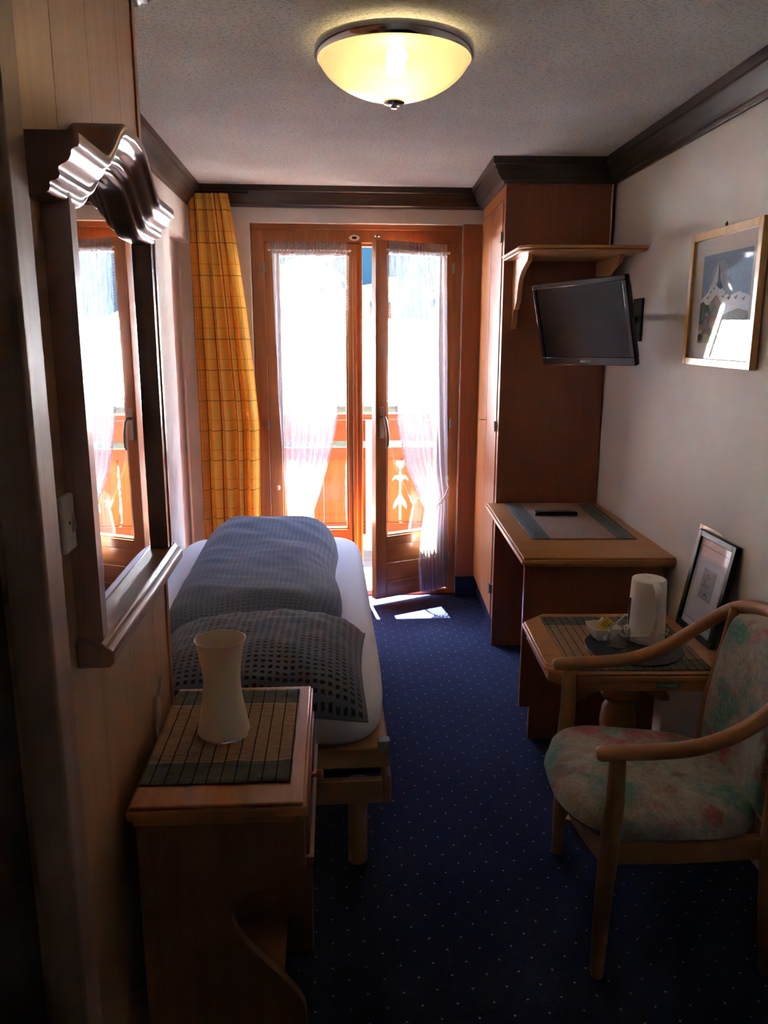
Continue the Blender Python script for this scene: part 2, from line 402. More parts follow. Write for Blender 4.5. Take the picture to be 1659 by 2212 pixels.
def mk_floral():
    m, nt, b = newmat('floral_upholstery'); L = nt.links; v = coords(nt)
    def ns(sc, off, det=4, dist=0):
        n = nd(nt, 'ShaderNodeTexNoise', Scale=sc, Detail=det, Distortion=dist, Roughness=.55)
        L.new(coords(nt, loc=off), n.inputs['Vector']); return n.outputs[0]
    base = ramp(nt, ns(9, (0,0,0)), [(.35, lin('9c8f7c')), (.5, lin('aaa396')), (.65, lin('8f9a8e'))]).outputs[0]
    leafn = ns(26, (2, 1, 4), 5, 2.5)
    def blot(c, off, sc, lo, hi, col):
        r = ramp(nt, ns(sc, off), [(lo, (0,0,0,1)), (hi, (1,1,1,1))]); return mixc(nt, r.outputs[0], c, lin(col))
    c = blot(base, (5, 2, 1), 7, .52, .62, '5a9080')
    c = blot(c, (1, 7, 3), 6.5, .56, .66, 'b34a66')
    c = blot(c, (8, 4, 9), 8, .58, .68, '8a6248')
    c = blot(c, (3, 3, 7), 10, .60, .70, '76a090')
    vor = nd(nt, 'ShaderNodeTexVoronoi', Scale=16, feature='DISTANCE_TO_EDGE')
    vv = nt.nodes.new('ShaderNodeVectorMath'); vv.operation = 'ADD'
    nn = nd(nt, 'ShaderNodeTexNoise', Scale=30, Detail=4); L.new(v, nn.inputs['Vector'])
    sc = nt.nodes.new('ShaderNodeVectorMath'); sc.operation = 'SCALE'; sc.inputs[3].default_value = .10
    L.new(nn.outputs['Color'], sc.inputs[0]); L.new(v, vv.inputs[0]); L.new(sc.outputs[0], vv.inputs[1]); L.new(vv.outputs[0], vor.inputs['Vector'])
    veins = ramp(nt, vor.outputs['Distance'], [(.0, (1,1,1,1)), (.035, (0,0,0,1))])
    c = mixc(nt, mathn(nt, 'MULTIPLY', veins.outputs[0], .55), c, lin('c3bcae'))
    r2 = ramp(nt, leafn, [(.40, (0,0,0,1)), (.46, (1,1,1,1)), (.5, (0,0,0,1))])
    c = mixc(nt, mathn(nt, 'MULTIPLY', r2.outputs[0], .5), c, lin('5a6a5e'))
    fabric_nodes(m, nt, b, c, 0, .95, .4, 700); b.inputs['Sheen Weight'].default_value = .2; return m
FLORAL = mk_floral()
SHEET = plain('white_sheet_cotton', 'dfe3ea', .9, bump=.3, bscale=12)
PRINT = None
def mk_print():
    m, nt, b = newmat('printed_paper'); a = nt.nodes.new('ShaderNodeVertexColor'); a.layer_name = 'Col'
    n = nd(nt, 'ShaderNodeTexNoise', Scale=90, Detail=4); nt.links.new(coords(nt), n.inputs['Vector'])
    r = ramp(nt, n.outputs[0], [(.3, (.75,.75,.75,1)), (.7, (1.1,1.1,1.1,1))])
    nt.links.new(mixc(nt, 1.0, a.outputs[0], r.outputs[0], 'MULTIPLY'), b.inputs['Base Color']); b.inputs['Roughness'].default_value = .8; return m
PRINT = mk_print()

# ================================================================== the room
# floor, ceiling
struct(obj('floor', MB().box(-1.3, -1.4, -.06, 1.7, 4.80, 0), CARPET))
struct(obj('ceiling', MB().box(-1.3, -1.4, 2.4, 1.7, 5.05, 2.5), STUCCO))
# back wall around the balcony door
w = MB(); w.box(-1.0, 4.74, 0, -.41, 5.02, 2.4); w.box(-.41, 4.74, 2.215, .80, 5.02, 2.4); w.box(.80, 4.74, 0, 1.6, 5.02, 2.4)
struct(obj('wall_back', w, PLASTER))
# left wall with its shallow niche beside the curtain
w = MB(); w.box(-.90, -1.4, 0, -.74, 4.11, 2.4); w.box(-.90, 4.11, 0, -.80, 4.74, 2.4); w.box(-.80, 4.11, 2.1, -.74, 4.74, 2.4)
struct(obj('wall_left', w, PLASTER))
# right wall
def wallu(v): return .515 - v*.0267
p0 = Vector(bw(wallu(1.2), 1.2)); p1 = Vector(bw(wallu(-5.6), -5.6)); wd_ = p0-p1
wr_ = struct(obj('wall_right', MB().box(0, 0, 0, .2, wd_.length, 2.4), PLASTER)); wr_.location = p1; wr_.rotation_euler = (0, 0, atan2(wd_.y, wd_.x)-pi/2)
struct(obj('wall_front', MB().box(-1.2, -1.4, 0, 1.7, -1.2, 2.4), PLASTER))
# wood-clad partition on the left, boards one by one
part = struct(obj('wall_partition', MB().box(-.74, -1.2, 0, -.418, .22, 2.4).box(-.74, 1.075, 0, -.418, 1.915, 2.4).box(-.74, .22, 2.05, -.418, 1.075, 2.4).box(-.74, .22, 0, -.52, 1.075, 2.05), WD['honey']))
ys = [1.132, 1.345, 1.545, 1.765, 1.905]
for a, b_ in zip(ys[:-1], ys[1:]):
    obj('plank', MB().box(-.418, a+.0003, 0, -.40, b_-.0003, 2.3), WD['honey'], part, bevel=.0015)
obj('plank', MB().box(-.418, .22, 2.13, -.40, 1.13, 2.3), WD['honey'], part, bevel=.0025)
obj('end_panel', MB().box(-.74, 1.915, 0, -.40, 1.932, 2.4), WD['door'], part, bevel=.002)
obj('corner_bead', MB().box(-.42, 1.905, 0, -.396, 1.932, 2.4), WD['door'], part, bevel=.003)
# doorway in the partition, its shadow painted as dark door wood (only its right casing is in view)
d2 = struct(obj('door_2', MB().box(-.475, .235, .005, -.435, 1.055, 2.045), wood('shaded_door_wood', '2a1710', '3c2418', 'z', .4, .2)))
struct(obj('trim_2', MB().box(-.435, 1.062, 0, -.378, 1.132, 2.12).box(-.435, .16, 0, -.378, .23, 2.12).box(-.435, .16, 2.05, -.378, 1.132, 2.12), wood('casing_wood', '8d6a54', 'a3806a', 'z', .5, .08, .8), bevel=.006, seg=3))

# cornice, mitred round every wall, one length for each
prof = [(0, 2.293), (.012, 2.293), (.018, 2.303), (.030, 2.306), (.034, 2.318), (.048, 2.330), (.052, 2.345), (.060, 2.352), (.063, 2.366), (.072, 2.370), (.075, 2.385), (.075, 2.4), (0, 2.4)]
dw = bw(0, .86); rc = bw(wallu(0), 0); re = bw(wallu(-5.2), -5.2)
cpath = [(-.40, -1.2), (-.40, 1.932), (-.74, 1.932), (-.74, 4.74), (dw[0]-.002, 4.74), (bw(0,0)[0], bw(0,0)[1]), (rc[0], rc[1]), (re[0], re[1])]
def mitre(path, i):
    p = Vector(path[i])
    def nrm(a, b): d = (Vector(b)-Vector(a)).normalized(); return Vector((d.y, -d.x))
    if i == 0: return nrm(path[0], path[1])
    if i == len(path)-1: return nrm(path[-2], path[-1])
    a = nrm(path[i-1], path[i]); b = nrm(path[i], path[i+1]); m_ = (a+b).normalized()
    return m_/max(.2, m_.dot(a))
for k in range(len(cpath)-1):
    a, b_ = Vector(cpath[k]), Vector(cpath[k+1]); ma, mb_ = mitre(cpath, k), mitre(cpath, k+1)
    n = len(prof); V = []
    # built along its own X axis so the grain runs lengthwise
    L_ = (b_-a).length; ex = (b_-a)/L_; ey = Vector((-ex.y, ex.x))
    for P0, mm in ((a, ma), (b_, mb_)):
        for d, z in prof:
            q = P0+mm*d-a; V.append((q.dot(ex), q.dot(ey), z))
    F = [[i, (i+1) % n, n+(i+1) % n, n+i] for i in range(n)]+[list(range(n))[::-1], [n+i for i in range(n)]]
    o = obj('trim_cornice', MB().add(V, F), WD['dark'], smooth=50); o.name = 'trim_%d' % (k+3)
    o.location = (a.x, a.y, 0); o.rotation_euler = (0, 0, atan2(ex.y, ex.x)); struct(o)
# dark board and carpet skirting between door frame and wardrobe
struct(obj('trim_1', MB().box(.795, 4.715, .135, .925, 4.742, 2.215), WD['red'], bevel=.003))
struct(obj('baseboard_back', MB().box(.795, 4.722, 0, .93, 4.742, .133), CARPET))

# ================================================================== balcony door
YF = 4.79
dr = struct(obj('door_1', MB().box(-.408, YF, .0, -.335, YF+.075, 2.20).box(.745, YF, .0, .80, YF+.075, 2.20).box(-.335, YF, 2.115, .745, YF+.075, 2.20)
      .box(-.335, YF+.0, .0, .745, YF+.16, .035), WD['door'], bevel=.004))
obj('frame_cover', MB().box(-.41, YF-.012, 2.185, .80, YF+.01, 2.214), WD['door_h'], dr, bevel=.003)
obj('stop_bead', MB().box(-.345, YF+.055, .035, -.325, YF+.075, 2.115).box(.735, YF+.055, .035, .757, YF+.075, 2.115).box(-.335, YF+.055, 2.10, .745, YF+.075, 2.118), WD['door'], dr, bevel=.002)
for z in (1.98, 1.08, .25):
    hb = MB(); hb.cyl((-.341, YF-.008, z-.028), (-.341, YF-.008, z+.028), .0075, 12); hb.box(-.352, YF-.003, z-.026, -.330, YF+.001, z+.026)
    obj('hinge', hb, STEEL, dr)
    hb = MB(); hb.cyl((.752, YF-.008, z-.028), (.752, YF-.008, z+.028), .0075, 12); hb.box(.742, YF-.003, z-.026, .763, YF+.001, z+.026)
    obj('hinge', hb, STEEL, dr)
lk = MB(); lk.prism([(.178+.030*cos(a)*(1), 2.142+.016*sin(a)) for a in [2*pi*k/24 for k in range(24)]], 'y', YF-.004, YF)
obj('lock_plate', lk, PORC, dr)
obj('lock_keeper', MB().box(.165, YF-.008, 2.135, .190, YF-.003, 2.149), BLACKM, dr)

def leaf(name, width, label):
    """door leaf in its own frame: x from 0 (hinge) to width, y 0 room side to .055, z .04-2.11"""
    t = thing(name, label, 'door')
    zb, zt = .045, 2.112; sw = .075; rt = .052; py = .43
    obj('stile', MB().box(0, 0, zb, sw, .052, zt), WD['door'], t, bevel=.004)
    obj('stile', MB().box(width-sw, 0, zb, width, .052, zt), WD['door'], t, bevel=.004)
    obj('rail', MB().box(sw, 0, zt-rt-.01, width-sw, .052, zt), WD['door_h'], t, bevel=.004)
    obj('rail', MB().box(sw, 0, py-.06, width-sw, .052, py), WD['door_h'], t, bevel=.004)
    obj('rail', MB().box(sw, 0, zb, width-sw, .052, zb+.10), WD['door_h'], t, bevel=.004)
    obj('panel', MB().box(sw-.005, .012, zb+.095, width-sw+.005, .038, zb+.21), WD['door_h'], t, bevel=.003)
    obj('panel', MB().box(sw-.005, .012, zb+.213, width-sw+.005, .038, py-.055), WD['door_h'], t, bevel=.003)
    gb = MB()
    for x0, x1 in ((sw, sw+.01), (width-sw-.01, width-sw)): gb.box(x0, .006, py, x1, .046, zt-rt-.01)
    gb.box(sw+.01, .006, zt-rt-.02, width-sw-.01, .046, zt-rt-.01); gb.box(sw+.01, .006, py, width-sw-.01, .046, py+.01)
    obj('glazing_bead', gb, WD['door'], t, bevel=.002)
    obj('pane', MB().box(sw+.008, .024, py+.008, width-sw-.008, .028, zt-rt-.018), GLASS, t, smooth=0)
    return t
LW = .545
lf = leaf('door_leaf', LW, 'closed left leaf of the balcony door behind the left sheer curtain')
lf.location = (-.335, YF+.002, 0)
obj('astragal', MB().box(LW-.004, -.006, .05, LW+.012, .054, 2.11), WD['door'], lf, bevel=.003)
obj('rebate_strip', MB().box(LW-.045, -.014, .05, LW-.02, .0, 2.11), WD['door'], lf, bevel=.004)
# right leaf, swung 25 degrees into the room (mirrored: x runs from hinge to the left)
RL = .510; AR = radians(25.7)
rf = leaf('door_leaf', RL, 'right leaf of the balcony door swung open into the room, with handle')
# local x measured from the free edge towards the hinge so that the room face stays at y=0
rf.location = (.748-RL*cos(AR), YF-RL*sin(AR), 0); rf.rotation_euler = (0, 0, AR)
hm = MB(); hm.box(.022, -.006, 1.02, .050, 0, 1.20)
hp = obj('handle_plate', hm, STEEL, rf, bevel=.002)
obj('door_handle', MB().tube([(.036, -.004, 1.14), (.036, -.035, 1.14), (.038, -.046, 1.12), (.043, -.050, 1.08), (.049, -.050, 1.03), (.050, -.047, .985), (.046, -.042, .965)], [.009, .009, .010, .010, .010, .009, .007], 12), STEEL, hp)
obj('espagnolette_bolt', MB().cyl((.012, .012, 2.10), (.012, .012, 2.135), .007, 10).box(.0, .005, 2.128, .028, .018, 2.136), STEEL, rf)

# ------------------------------------------------------------------ sheer curtains on the leaves
def sheer(name, label, x0, x1, lacex, ztop, profL, profR, zbot, ztie, origin, rz):
    """profL/profR: piecewise x of the two edges as function of z; local frame of the leaf, y negative = room"""
    t = thing(name, label, 'curtain', origin, rz)
    def interp(P, z):
        for (za, xa), (zb, xb) in zip(P[:-1], P[1:]):
            if z <= za and z >= zb:
                k = (za-z)/(za-zb); k = k; return xa+(xb-xa)*k
        return P[-1][1] if z < P[-1][0] else P[0][1]
    nfold = 8
    zs = ztop-.05
    def P(s, k):
        z = zs-(zs-zbot)*k
        a, b = interp(profL, z), interp(profR, z); w_ = abs(b-a)
        full = min(1.0, max(.25, w_/.45))
        ph = s*nfold*2*pi + 3.2*sin(2.6*s+1.1*k)+2.4*noise.noise(Vector((s*2.5, k*1.2, x0*9)))
        sm = .35+.65*min(1, k*6)
        amp = (.005+.010*(1-full)+.005*k)*sm
        x = a+(b-a)*(s+.012*sin(ph*1.0+1.2))
        y = -.042+amp*sin(ph)+.004*sin(ph*2.3+k*4)+.006*noise.noise(Vector((s*5, k*3, 1)))
        if z < ztie+.2:
            g = exp(-((z-ztie)/.08)**2); y = y*(1-.3*g)-.02*g
        return (x, y, z)
    m_ = MB().grid(P, 120, 70)
    cl = obj('voile', m_, SHEER, t)
    # header frill
    def H(s, k):
        z = ztop+.004-.064*k
        r = .010*abs(k-.45)*2+.004
        return (x0+(x1-x0)*s+.002*sin(s*190), -.040-r*sin(s*26*2*pi+2*sin(s*17))-.006*sin(pi*k), z+.004*sin(s*60+1)*(1-k))
    obj('header_frill', MB().grid(H, 320, 8), SHEER, t)
    obj('curtain_rod', MB().cyl((x0-.012, -.040, ztop-.040), (x1+.012, -.040, ztop-.040), .005, 10).lathe([(0,-.008),(.008,-.004),(.008,.004),(0,.008)], (x1+.014, -.040, ztop-.040), 10), WHITE, t)
    # lace edging: a chain of little rings down the free edge
    lm = MB(); z = ztop-.075; P_ = lacex
    prof_ = profR if P_ == 'R' else profL; sg = 1 if P_ == 'R' else -1
    while z > zbot+.01:
        cx = interp(prof_, z)+sg*.006; k = (zs-z)/(zs-zbot)
        ring = [(cx+.0070*cos(a), -.044, z+.0070*sin(a)) for a in [2*pi*q/8 for q in range(8)]]
        lm.tube(ring, .0018, 4, closed=True)
        lm.box(cx-.0018, -.0455, z-.0018, cx+.0018, -.0425, z+.0018)
        z -= .0150
    obj('lace_edging', lm, LACE, t, kind='stuff')
    return t, interp
# left leaf: world x minus origin
lx = -.335
shL, iL = sheer('sheer_curtain', 'white sheer curtain on the closed left leaf, swept to the left', .035, .470, 'R', 2.108,
   [(2.2, .035), (1.2, .060), (.70, .085), (.52, .10), (.10, .06)], [(2.2, .468), (1.75, .462), (1.3, .425), (1.0, .372), (.80, .320), (.68, .285), (.55, .240), (.42, .25), (.10, .30)], .12, .56, (lx, YF, 0), 0)
obj('tie_hook', MB().lathe([(0,-.016),(.010,-.010),(.012,0),(.010,.010),(0,.016)], (.045, -.02, .70), 12), WHITE, shL)
rz0 = rf.location
shR, iR = sheer('sheer_curtain', 'white sheer curtain on the open right leaf, tied back to the right', .055, .440, 'L', 2.098,
   [(2.2, .052), (1.85, .060), (1.45, .090), (1.10, .125), (.85, .185), (.70, .262), (.58, .325), (.45, .300), (.25, .285), (.04, .300)], [(2.2, .438), (1.5, .455), (1.0, .465), (.60, .470), (.45, .475), (.04, .490)], .055, .60, rz0, AR)
tb = MB(); tb.tube([(.478, -.012, .745), (.47, -.06, .70), (.43, -.078, .65), (.38, -.082, .61), (.33, -.075, .592), (.315, -.03, .60)], .004, 8)
pts = [(.47, -.066, .69), (.455, -.074, .672), (.438, -.08, .655), (.42, -.083, .640), (.402, -.085, .627), (.384, -.086, .616), (.366, -.086, .606), (.348, -.084, .599), (.332, -.08, .594)]
for p in pts: tb.tube([(p[0]+.007*cos(a), p[1], p[2]-.008+.007*sin(a)) for a in [2*pi*q/8 for q in range(8)]], .002, 4, closed=True)
obj('tie_back', tb, LACE, shR); obj('tie_hook', MB().lathe([(0,-.016),(.010,-.010),(.012,0),(.010,.010),(0,.016)], (.482, -.02, .75), 12), WHITE, shR)

# ------------------------------------------------------------------ yellow plaid curtain
yc = thing('plaid_curtain', 'floor-length yellow plaid curtain hanging at the left of the balcony door', 'curtain', (-.735, 4.63, 0))
def YC(s, k):
    z = 2.345-2.28*k
    wtop, wmid = .225, .355
    w_ = wtop+(wmid-wtop)*min(1, k/.55)**.9+.01*sin(k*5)
    nf = 5.5; ph = s*nf*2*pi+.9*sin(2.2*k+s*4)
    amp = .024+.024*min(1, k*3)
    if k < .03: amp *= .55+k*15
    x = s*w_+.010*sin(ph+1.1); y = amp*sin(ph)*(.75+.25*sin(s*9+1))+.01*noise.noise(Vector((s*3, k*2, 5)))
    return (x, y, z)
obj('cloth', MB().grid(YC, 170, 60, uvfn=lambda s, k: (s*.95, k*2.27)), PLAID, yc)
struct(obj('trim_20', MB().box(-.735, 4.615, 2.346, -.40, 4.645, 2.354), BLACKM))

# ================================================================== partition fittings
mr = thing('wall_mirror', 'tall mirror in a brown wooden frame with a wavy carved crown on the panelled wall', 'mirror', (-.40, 1.235, 1.085))
my0, my1 = 0, .610; ZT = .75
obj('stile', MB().prism([(.0, 0), (.030, 0), (.039, .004), (.039, .016), (.036, .020), (.036, .043), (.028, .046), (0, .046)], 'z', .02, ZT), WD['mirror_z'], mr, smooth=25)
obj('stile', MB().prism([(.0, .610), (0, .564), (.028, .564), (.036, .567), (.036, .590), (.039, .594), (.039, .606), (.030, .610)], 'z', .02, ZT), WD['mirror_z'], mr, smooth=25)
# bottom rail with stepped top
obj('bottom_rail', MB().prism([(0, 0), (.050, 0), (.058, .008), (.058, .026), (.052, .032), (.046, .034), (.042, .042), (0, .046)], 'y', -.012, .622), WD['mirror'], mr, bevel=.003)
obj('backing', MB().box(.001, .02, .02, .012, .59, ZT+.04), WD['mirror_z'], mr)
mm, nt_, b__ = newmat('mirror_silver'); b__.inputs['Metallic'].default_value = 1; b__.inputs['Roughness'].default_value = .012; b__.inputs['Base Color'].default_value = (.93, .95, .94, 1)
_n = nd(nt_, 'ShaderNodeTexNoise', Scale=3); 
obj('mirror_glass', MB().box(.012, .04, .035, .016, .57, ZT+.03), mm, mr, smooth=0)
def wave(y):
    t_ = abs(y-.263)
    # flat ends, ogee up to the middle arch
    if t_ > .205: return 0
    if t_ < .05: return .078-.004*(t_/.05)
    k = (t_-.05)/.155; return .074*(1-(3*k*k-2*k*k*k))
cprof = [(0, .718), (.026, .718), (.032, .719), (.037, .722), (.039, .727), (.038, .731), (.040, .734), (.046, .735), (.051, .738), (.053, .743), (.051, .748), (.052, .752), (.056, .755), (.061, .757), (.066, .761), (.069, .767), (.070, .773), (.074, .776), (.079, .777), (.081, .780), (.081, .793), (.077, .797), (0, .797)]
V = []; F = []; n = len(cprof); ns_ = 72
for i in range(ns_+1):
    y = -.075+i/ns_*.68
    for d, z in cprof: V.append((d, y, z-.012+wave(y)))
for i in range(ns_):
    for j in range(n): F.append([i*n+j, i*n+(j+1) % n, (i+1)*n+(j+1) % n, (i+1)*n+j])
F = [f[::-1] for f in F]; F += [list(range(n)), [ns_*n+j for j in range(n)][::-1]]
obj('crown', MB().add(V, F), WD['mirror'], mr, smooth=62)

sw_ = thing('light_switch', 'cream light switch with socket holes on the panelled wall below left of the mirror', 'switch', (-.40, 1.188, 1.283))
obj('plate', MB().box(0, 0, 0, .011, .092, .088), CREAM, sw_, bevel=.005, seg=3)
obj('rocker', MB().prism([(.008, .022), (.015, .034), (.012, .058), (.008, .060)], 'y', .030, .045), CREAM, sw_, bevel=.0015)
for y, z in ((.022, .045), (.058, .055), (.058, .035), (.075, .050), (.075, .030)): obj('socket_hole', MB().cyl((.009, y, z), (.0116, y, z), .0032, 10), BLACKM, sw_)
pg = thing('power_plug', 'clear plug and cable end hanging on the panelled wall behind the bedside table', 'plug', (-.390, 1.72, .80))
mclear = mk_glass('clear_plastic', .9, (.75,.72,.65,1))
obj('plug_body', MB().tube([(.0, .0, .0), (.001, -.012, -.025), (.001, -.022, -.050), (.0, -.03, -.06)], [.007, .0085, .008, .006], 12), plain('grey_clear_plastic', 'bdb6a6', .2), pg)
for dz in (0, .012): obj('pin', MB().cyl((.0, .002+dz, .004), (.002, .016+dz, .036), .0022, 8), CHROME, pg)
obj('cable', MB().tube([(.0, -.03, -.058), (.004, -.04, -.09), (.002, -.05, -.16), (.0, -.05, -.3), (0, -.04, -.6)], .003, 8), WHITE, pg)
# ------------------------------------------------------------------ bedside table
TX0, TX1, TY0, TY1 = -.380, -.045, 1.352, 1.872
bt = thing('bedside_table', 'brown wooden bedside table with scrolled side panels against the panelled wall', 'table', (TX0, TY0, 0), radians(-.6))
tw, tl = TX1-TX0, TY1-TY0
def plank_top(w_, l_, z, th, ch=None, step=.006):
    """rounded, stepped slab from 0,0"""
    return MB()
top = MB(); top.box(0, 0, .722, tw, tl, .742); top.box(.006, .006, .742, tw-.006, tl-.006, .750); top.box(.008, .008, .706, tw-.010, tl-.008, .722)
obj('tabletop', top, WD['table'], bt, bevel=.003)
def sidepoly():
    W_ = tw-.02; P = [(.012, 0), (.324, 0), (.326, .26)]
    # lower scroll: bulge up and in
    for k in range(13):
        a = k/12; x = .326+(.185-.326)*(3*a*a-2*a**3); z = .262+(.50-.262)*a; P.append((x, z))
    for k in range(1, 9):
        a = k/8*pi*.5; P.append((.185-.0*a+.09*(1-cos(a)), .50+.062*sin(a)))
    P += [(.295, .575), (.312, .592), (.330, .600), (.330, .706), (.012, .706)]
    return P
sp = sidepoly()
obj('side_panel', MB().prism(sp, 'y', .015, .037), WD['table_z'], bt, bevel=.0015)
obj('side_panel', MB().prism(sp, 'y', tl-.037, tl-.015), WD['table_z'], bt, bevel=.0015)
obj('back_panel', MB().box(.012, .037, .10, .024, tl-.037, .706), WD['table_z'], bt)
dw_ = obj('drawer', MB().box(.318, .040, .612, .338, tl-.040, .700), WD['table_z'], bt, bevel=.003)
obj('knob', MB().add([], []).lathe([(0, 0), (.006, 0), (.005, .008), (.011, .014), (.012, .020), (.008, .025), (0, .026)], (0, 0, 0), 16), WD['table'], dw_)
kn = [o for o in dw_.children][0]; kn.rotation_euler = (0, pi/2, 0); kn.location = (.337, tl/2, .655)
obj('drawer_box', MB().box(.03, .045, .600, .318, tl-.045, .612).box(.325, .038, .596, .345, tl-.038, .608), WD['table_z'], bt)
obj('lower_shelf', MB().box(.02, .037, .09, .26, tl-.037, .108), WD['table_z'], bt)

def cloth(name, label, w_, d_, loc, rz, mat, amp=.0025, cat='placemat', seed=0):
    nu, nv = 40, 40
    def P(s, k):
        x, y = (s-.5)*w_, (k-.5)*d_
        z = .0022+amp*(noise.noise(Vector((x*14+seed, y*30, seed)))+.5*noise.noise(Vector((x*60, y*25, seed))))
        e = min(s, 1-s, k, 1-k)
        x += .002*noise.noise(Vector((seed, y*20, 0))); y += .002*noise.noise(Vector((x*20, seed, 3)))
        return (x, y, max(.0018, z if e > .02 else z*.7))
    m_ = MB().grid(P, nu, nv)
    o = obj(name, m_, mat, None, solid=.0022, smooth=80); o.location = loc; o.rotation_euler = (0, 0, rz)
    return tag(o, label, cat)
cloth('placemat', 'striped brown and grey cloth placemat on the bedside table', .295, .415, (-.222, 1.632, .7515), radians(-.8), mk_mat('bedside_mat_cloth', .295, .415), .0055, seed=3)
# cream glass lamp/vase, waisted
vm, nt_, b_ = newmat('cream_glass'); b_.inputs['Base Color'].default_value = lin('e6d6c0'); b_.inputs['Roughness'].default_value = .3
b_.inputs['Subsurface Weight'].default_value = .25; b_.inputs['Subsurface Radius'].default_value = (.03, .02, .01)
_n = nd(nt_, 'ShaderNodeTexNoise', Scale=40)
pv = [(0, .004), (.052, .004), (.056, .008), (.0555, .015), (.051, .040), (.0445, .075), (.0405, .11), (.0400, .13), (.0425, .16), (.0480, .195), (.0535, .218), (.0545, .2195), (.0535, .2200), (.0515, .2185), (.0460, .195), (.0405, .16), (.0380, .13), (.0385, .11), (.0425, .075), (.049, .040), (.052, .012), (0, .010)]
vz = thing('table_lamp', 'waisted cream glass uplight lamp standing on the striped placemat', 'lamp', (-.231, 1.625, .7545))
obj('lamp_shade', MB().lathe(pv, (0,0,0), 56), vm, vz, smooth=60)
obj('lamp_base', MB().lathe([(0, 0), (.055, 0), (.0565, .003), (.055, .006), (0, .006)], (0,0,0), 48), CHROME, vz)

# ================================================================== bed
BX0, BX1, BY0, BY1, BZ = -.735, .168, 2.10, 4.12, .565
bd = thing('single_bed', 'single bed with pale wooden frame along the left wall', 'bed', (0, 0, 0))
obj('slat_frame', MB().box(BX0+.01, BY0, .375, BX1+.004, BY1, .44), WD['bed'], bd, bevel=.006)
obj('side_rail', MB().box(BX1-.016, BY0-.02, .275, BX1+.008, BY1+.02, .362), WD['bed'], bd, bevel=.004)
obj('side_rail', MB().box(BX0, BY0-.02, .275, BX0+.024, BY1+.02, .362), WD['bed'], bd, bevel=.004)
obj('end_rail', MB().box(BX0+.024, BY0-.02, .275, BX1-.016, BY0+.004, .350), WD['bed'], bd, bevel=.004)
obj('end_rail', MB().box(BX0+.024, BY1-.004, .275, BX1-.016, BY1+.02, .350), WD['bed'], bd, bevel=.004)
for x in (BX0+.10, BX1-.085):
    for y in (BY0+.11, BY1-.16): obj('leg', MB().cyl((x, y, 0), (x, y, .277), .03, 20), WD['bed'], bd)
obj('gap_shade', MB().box(BX0+.03, BY0+.03, .340, BX1-.02, BY0+.05, .380).box(BX1-.04, BY0+.05, .340, BX1-.02, BY1-.05, .380), BLACKM, bd)  # black filler added behind the rails for the shade in the gap
obj('corner_bracket', MB().box(BX1-.03, BY0-.006, .425, BX1+.006, BY0+.03, .462), plain('grey_plastic', '8c8e90', .3), bd, bevel=.004)
def softbox(x0, y0, z0, x1, y1, z1, r, nu=24, nv=40, nz=6, f=None):
    """closed rounded slab: superellipse plan, rounded rim"""
    m_ = MB(); cx, cy, hx, hy = (x0+x1)/2, (y0+y1)/2, (x1-x0)/2, (y1-y0)/2; cz, hz = (z0+z1)/2, (z1-z0)/2
    ring = []
    N = 120
    def plan(a, inset):
        c, s_ = cos(a), sin(a); e = 2/9.0
        return (cx+(hx-inset)*math.copysign(abs(c)**e, c), cy+(hy-inset)*math.copysign(abs(s_)**e, s_))
    prof_ = []
    for k in range(9):
        t_ = -pi/2+pi*k/8; prof_.append((r*(1-cos(t_)), cz+(hz-r)*math.copysign(1, t_) + r*sin(t_) if abs(t_) > 1e-6 else cz))
    prof_ = [(hx*.999, z0)]+[(hx*.5, z0)]+prof_+[(hx*.5, z1), (hx*.999, z1)]
    V = []; F = []
    for ins, z in prof_:
        for q in range(N):
            a = 2*pi*q/N
            if ins > r+1e-6:
                k = ins/hx; px, py = plan(a, 0); px = cx+(px-cx)*(1-k); py = cy+(py-cy)*(1-k)
            else: px, py = plan(a, ins)
            V.append((px, py, z))
    n_ = len(prof_)
    for i in range(n_-1):
        for q in range(N): F.append([i*N+q, i*N+(q+1) % N, (i+1)*N+(q+1) % N, (i+1)*N+q])
    F.append([q for q in range(N)][::-1]); F.append([(n_-1)*N+q for q in range(N)])
    return m_.add(V, F)
tag(obj('mattress', softbox(BX0+.005, BY0-.01, .442, BX1+.004, BY1, BZ, .04), SHEET, smooth=60), 'mattress under a smooth white fitted sheet on the single bed', 'mattress')
# duvet: a puffed quilt, closed surface
def duvet_pt(s, k):
    x0, x1, y0, y1 = -.60, .045, 2.63, 4.02
    # plan taper towards the foot, rounded corners
    x = x0+(x1-x0)*s; y = y0+(y1-y0)*k
    ex = min(s, 1-s)*(x1-x0); ey = min(k, 1-k)*(y1-y0)
    rr = .16
    dx = max(0, 1-ex/rr); dy = max(0, 1-ey/rr); d = min(1, hypot(dx, dy))
    h = sqrt(max(0, 1-d*d))
    crown = .105+.040*exp(-((k-.88)/.16)**2)+.018*sin(pi*s)+.014*exp(-((k-.12)/.10)**2)
    nz = .014*noise.noise(Vector((x*4, y*5, 2)))+.007*noise.noise(Vector((x*9+y*7, y*12, 1)))
    fold = .006*sin(y*24+x*9+3*noise.noise(Vector((x*3, y*3, 7))))*exp(-((k-.10)/.13)**2)
    z = BZ+.004+(crown+nz+fold)*h
    if d >= .999: z = BZ+.003
    x += .018*noise.noise(Vector((0, y*3, 4)))*(1 if s > .5 else -1) + .012*sin(y*7)*s
    y += .030*noise.noise(Vector((x*3, 0, 8)))*(1-k)
    # pull plan corners round
    return x, y, z, d
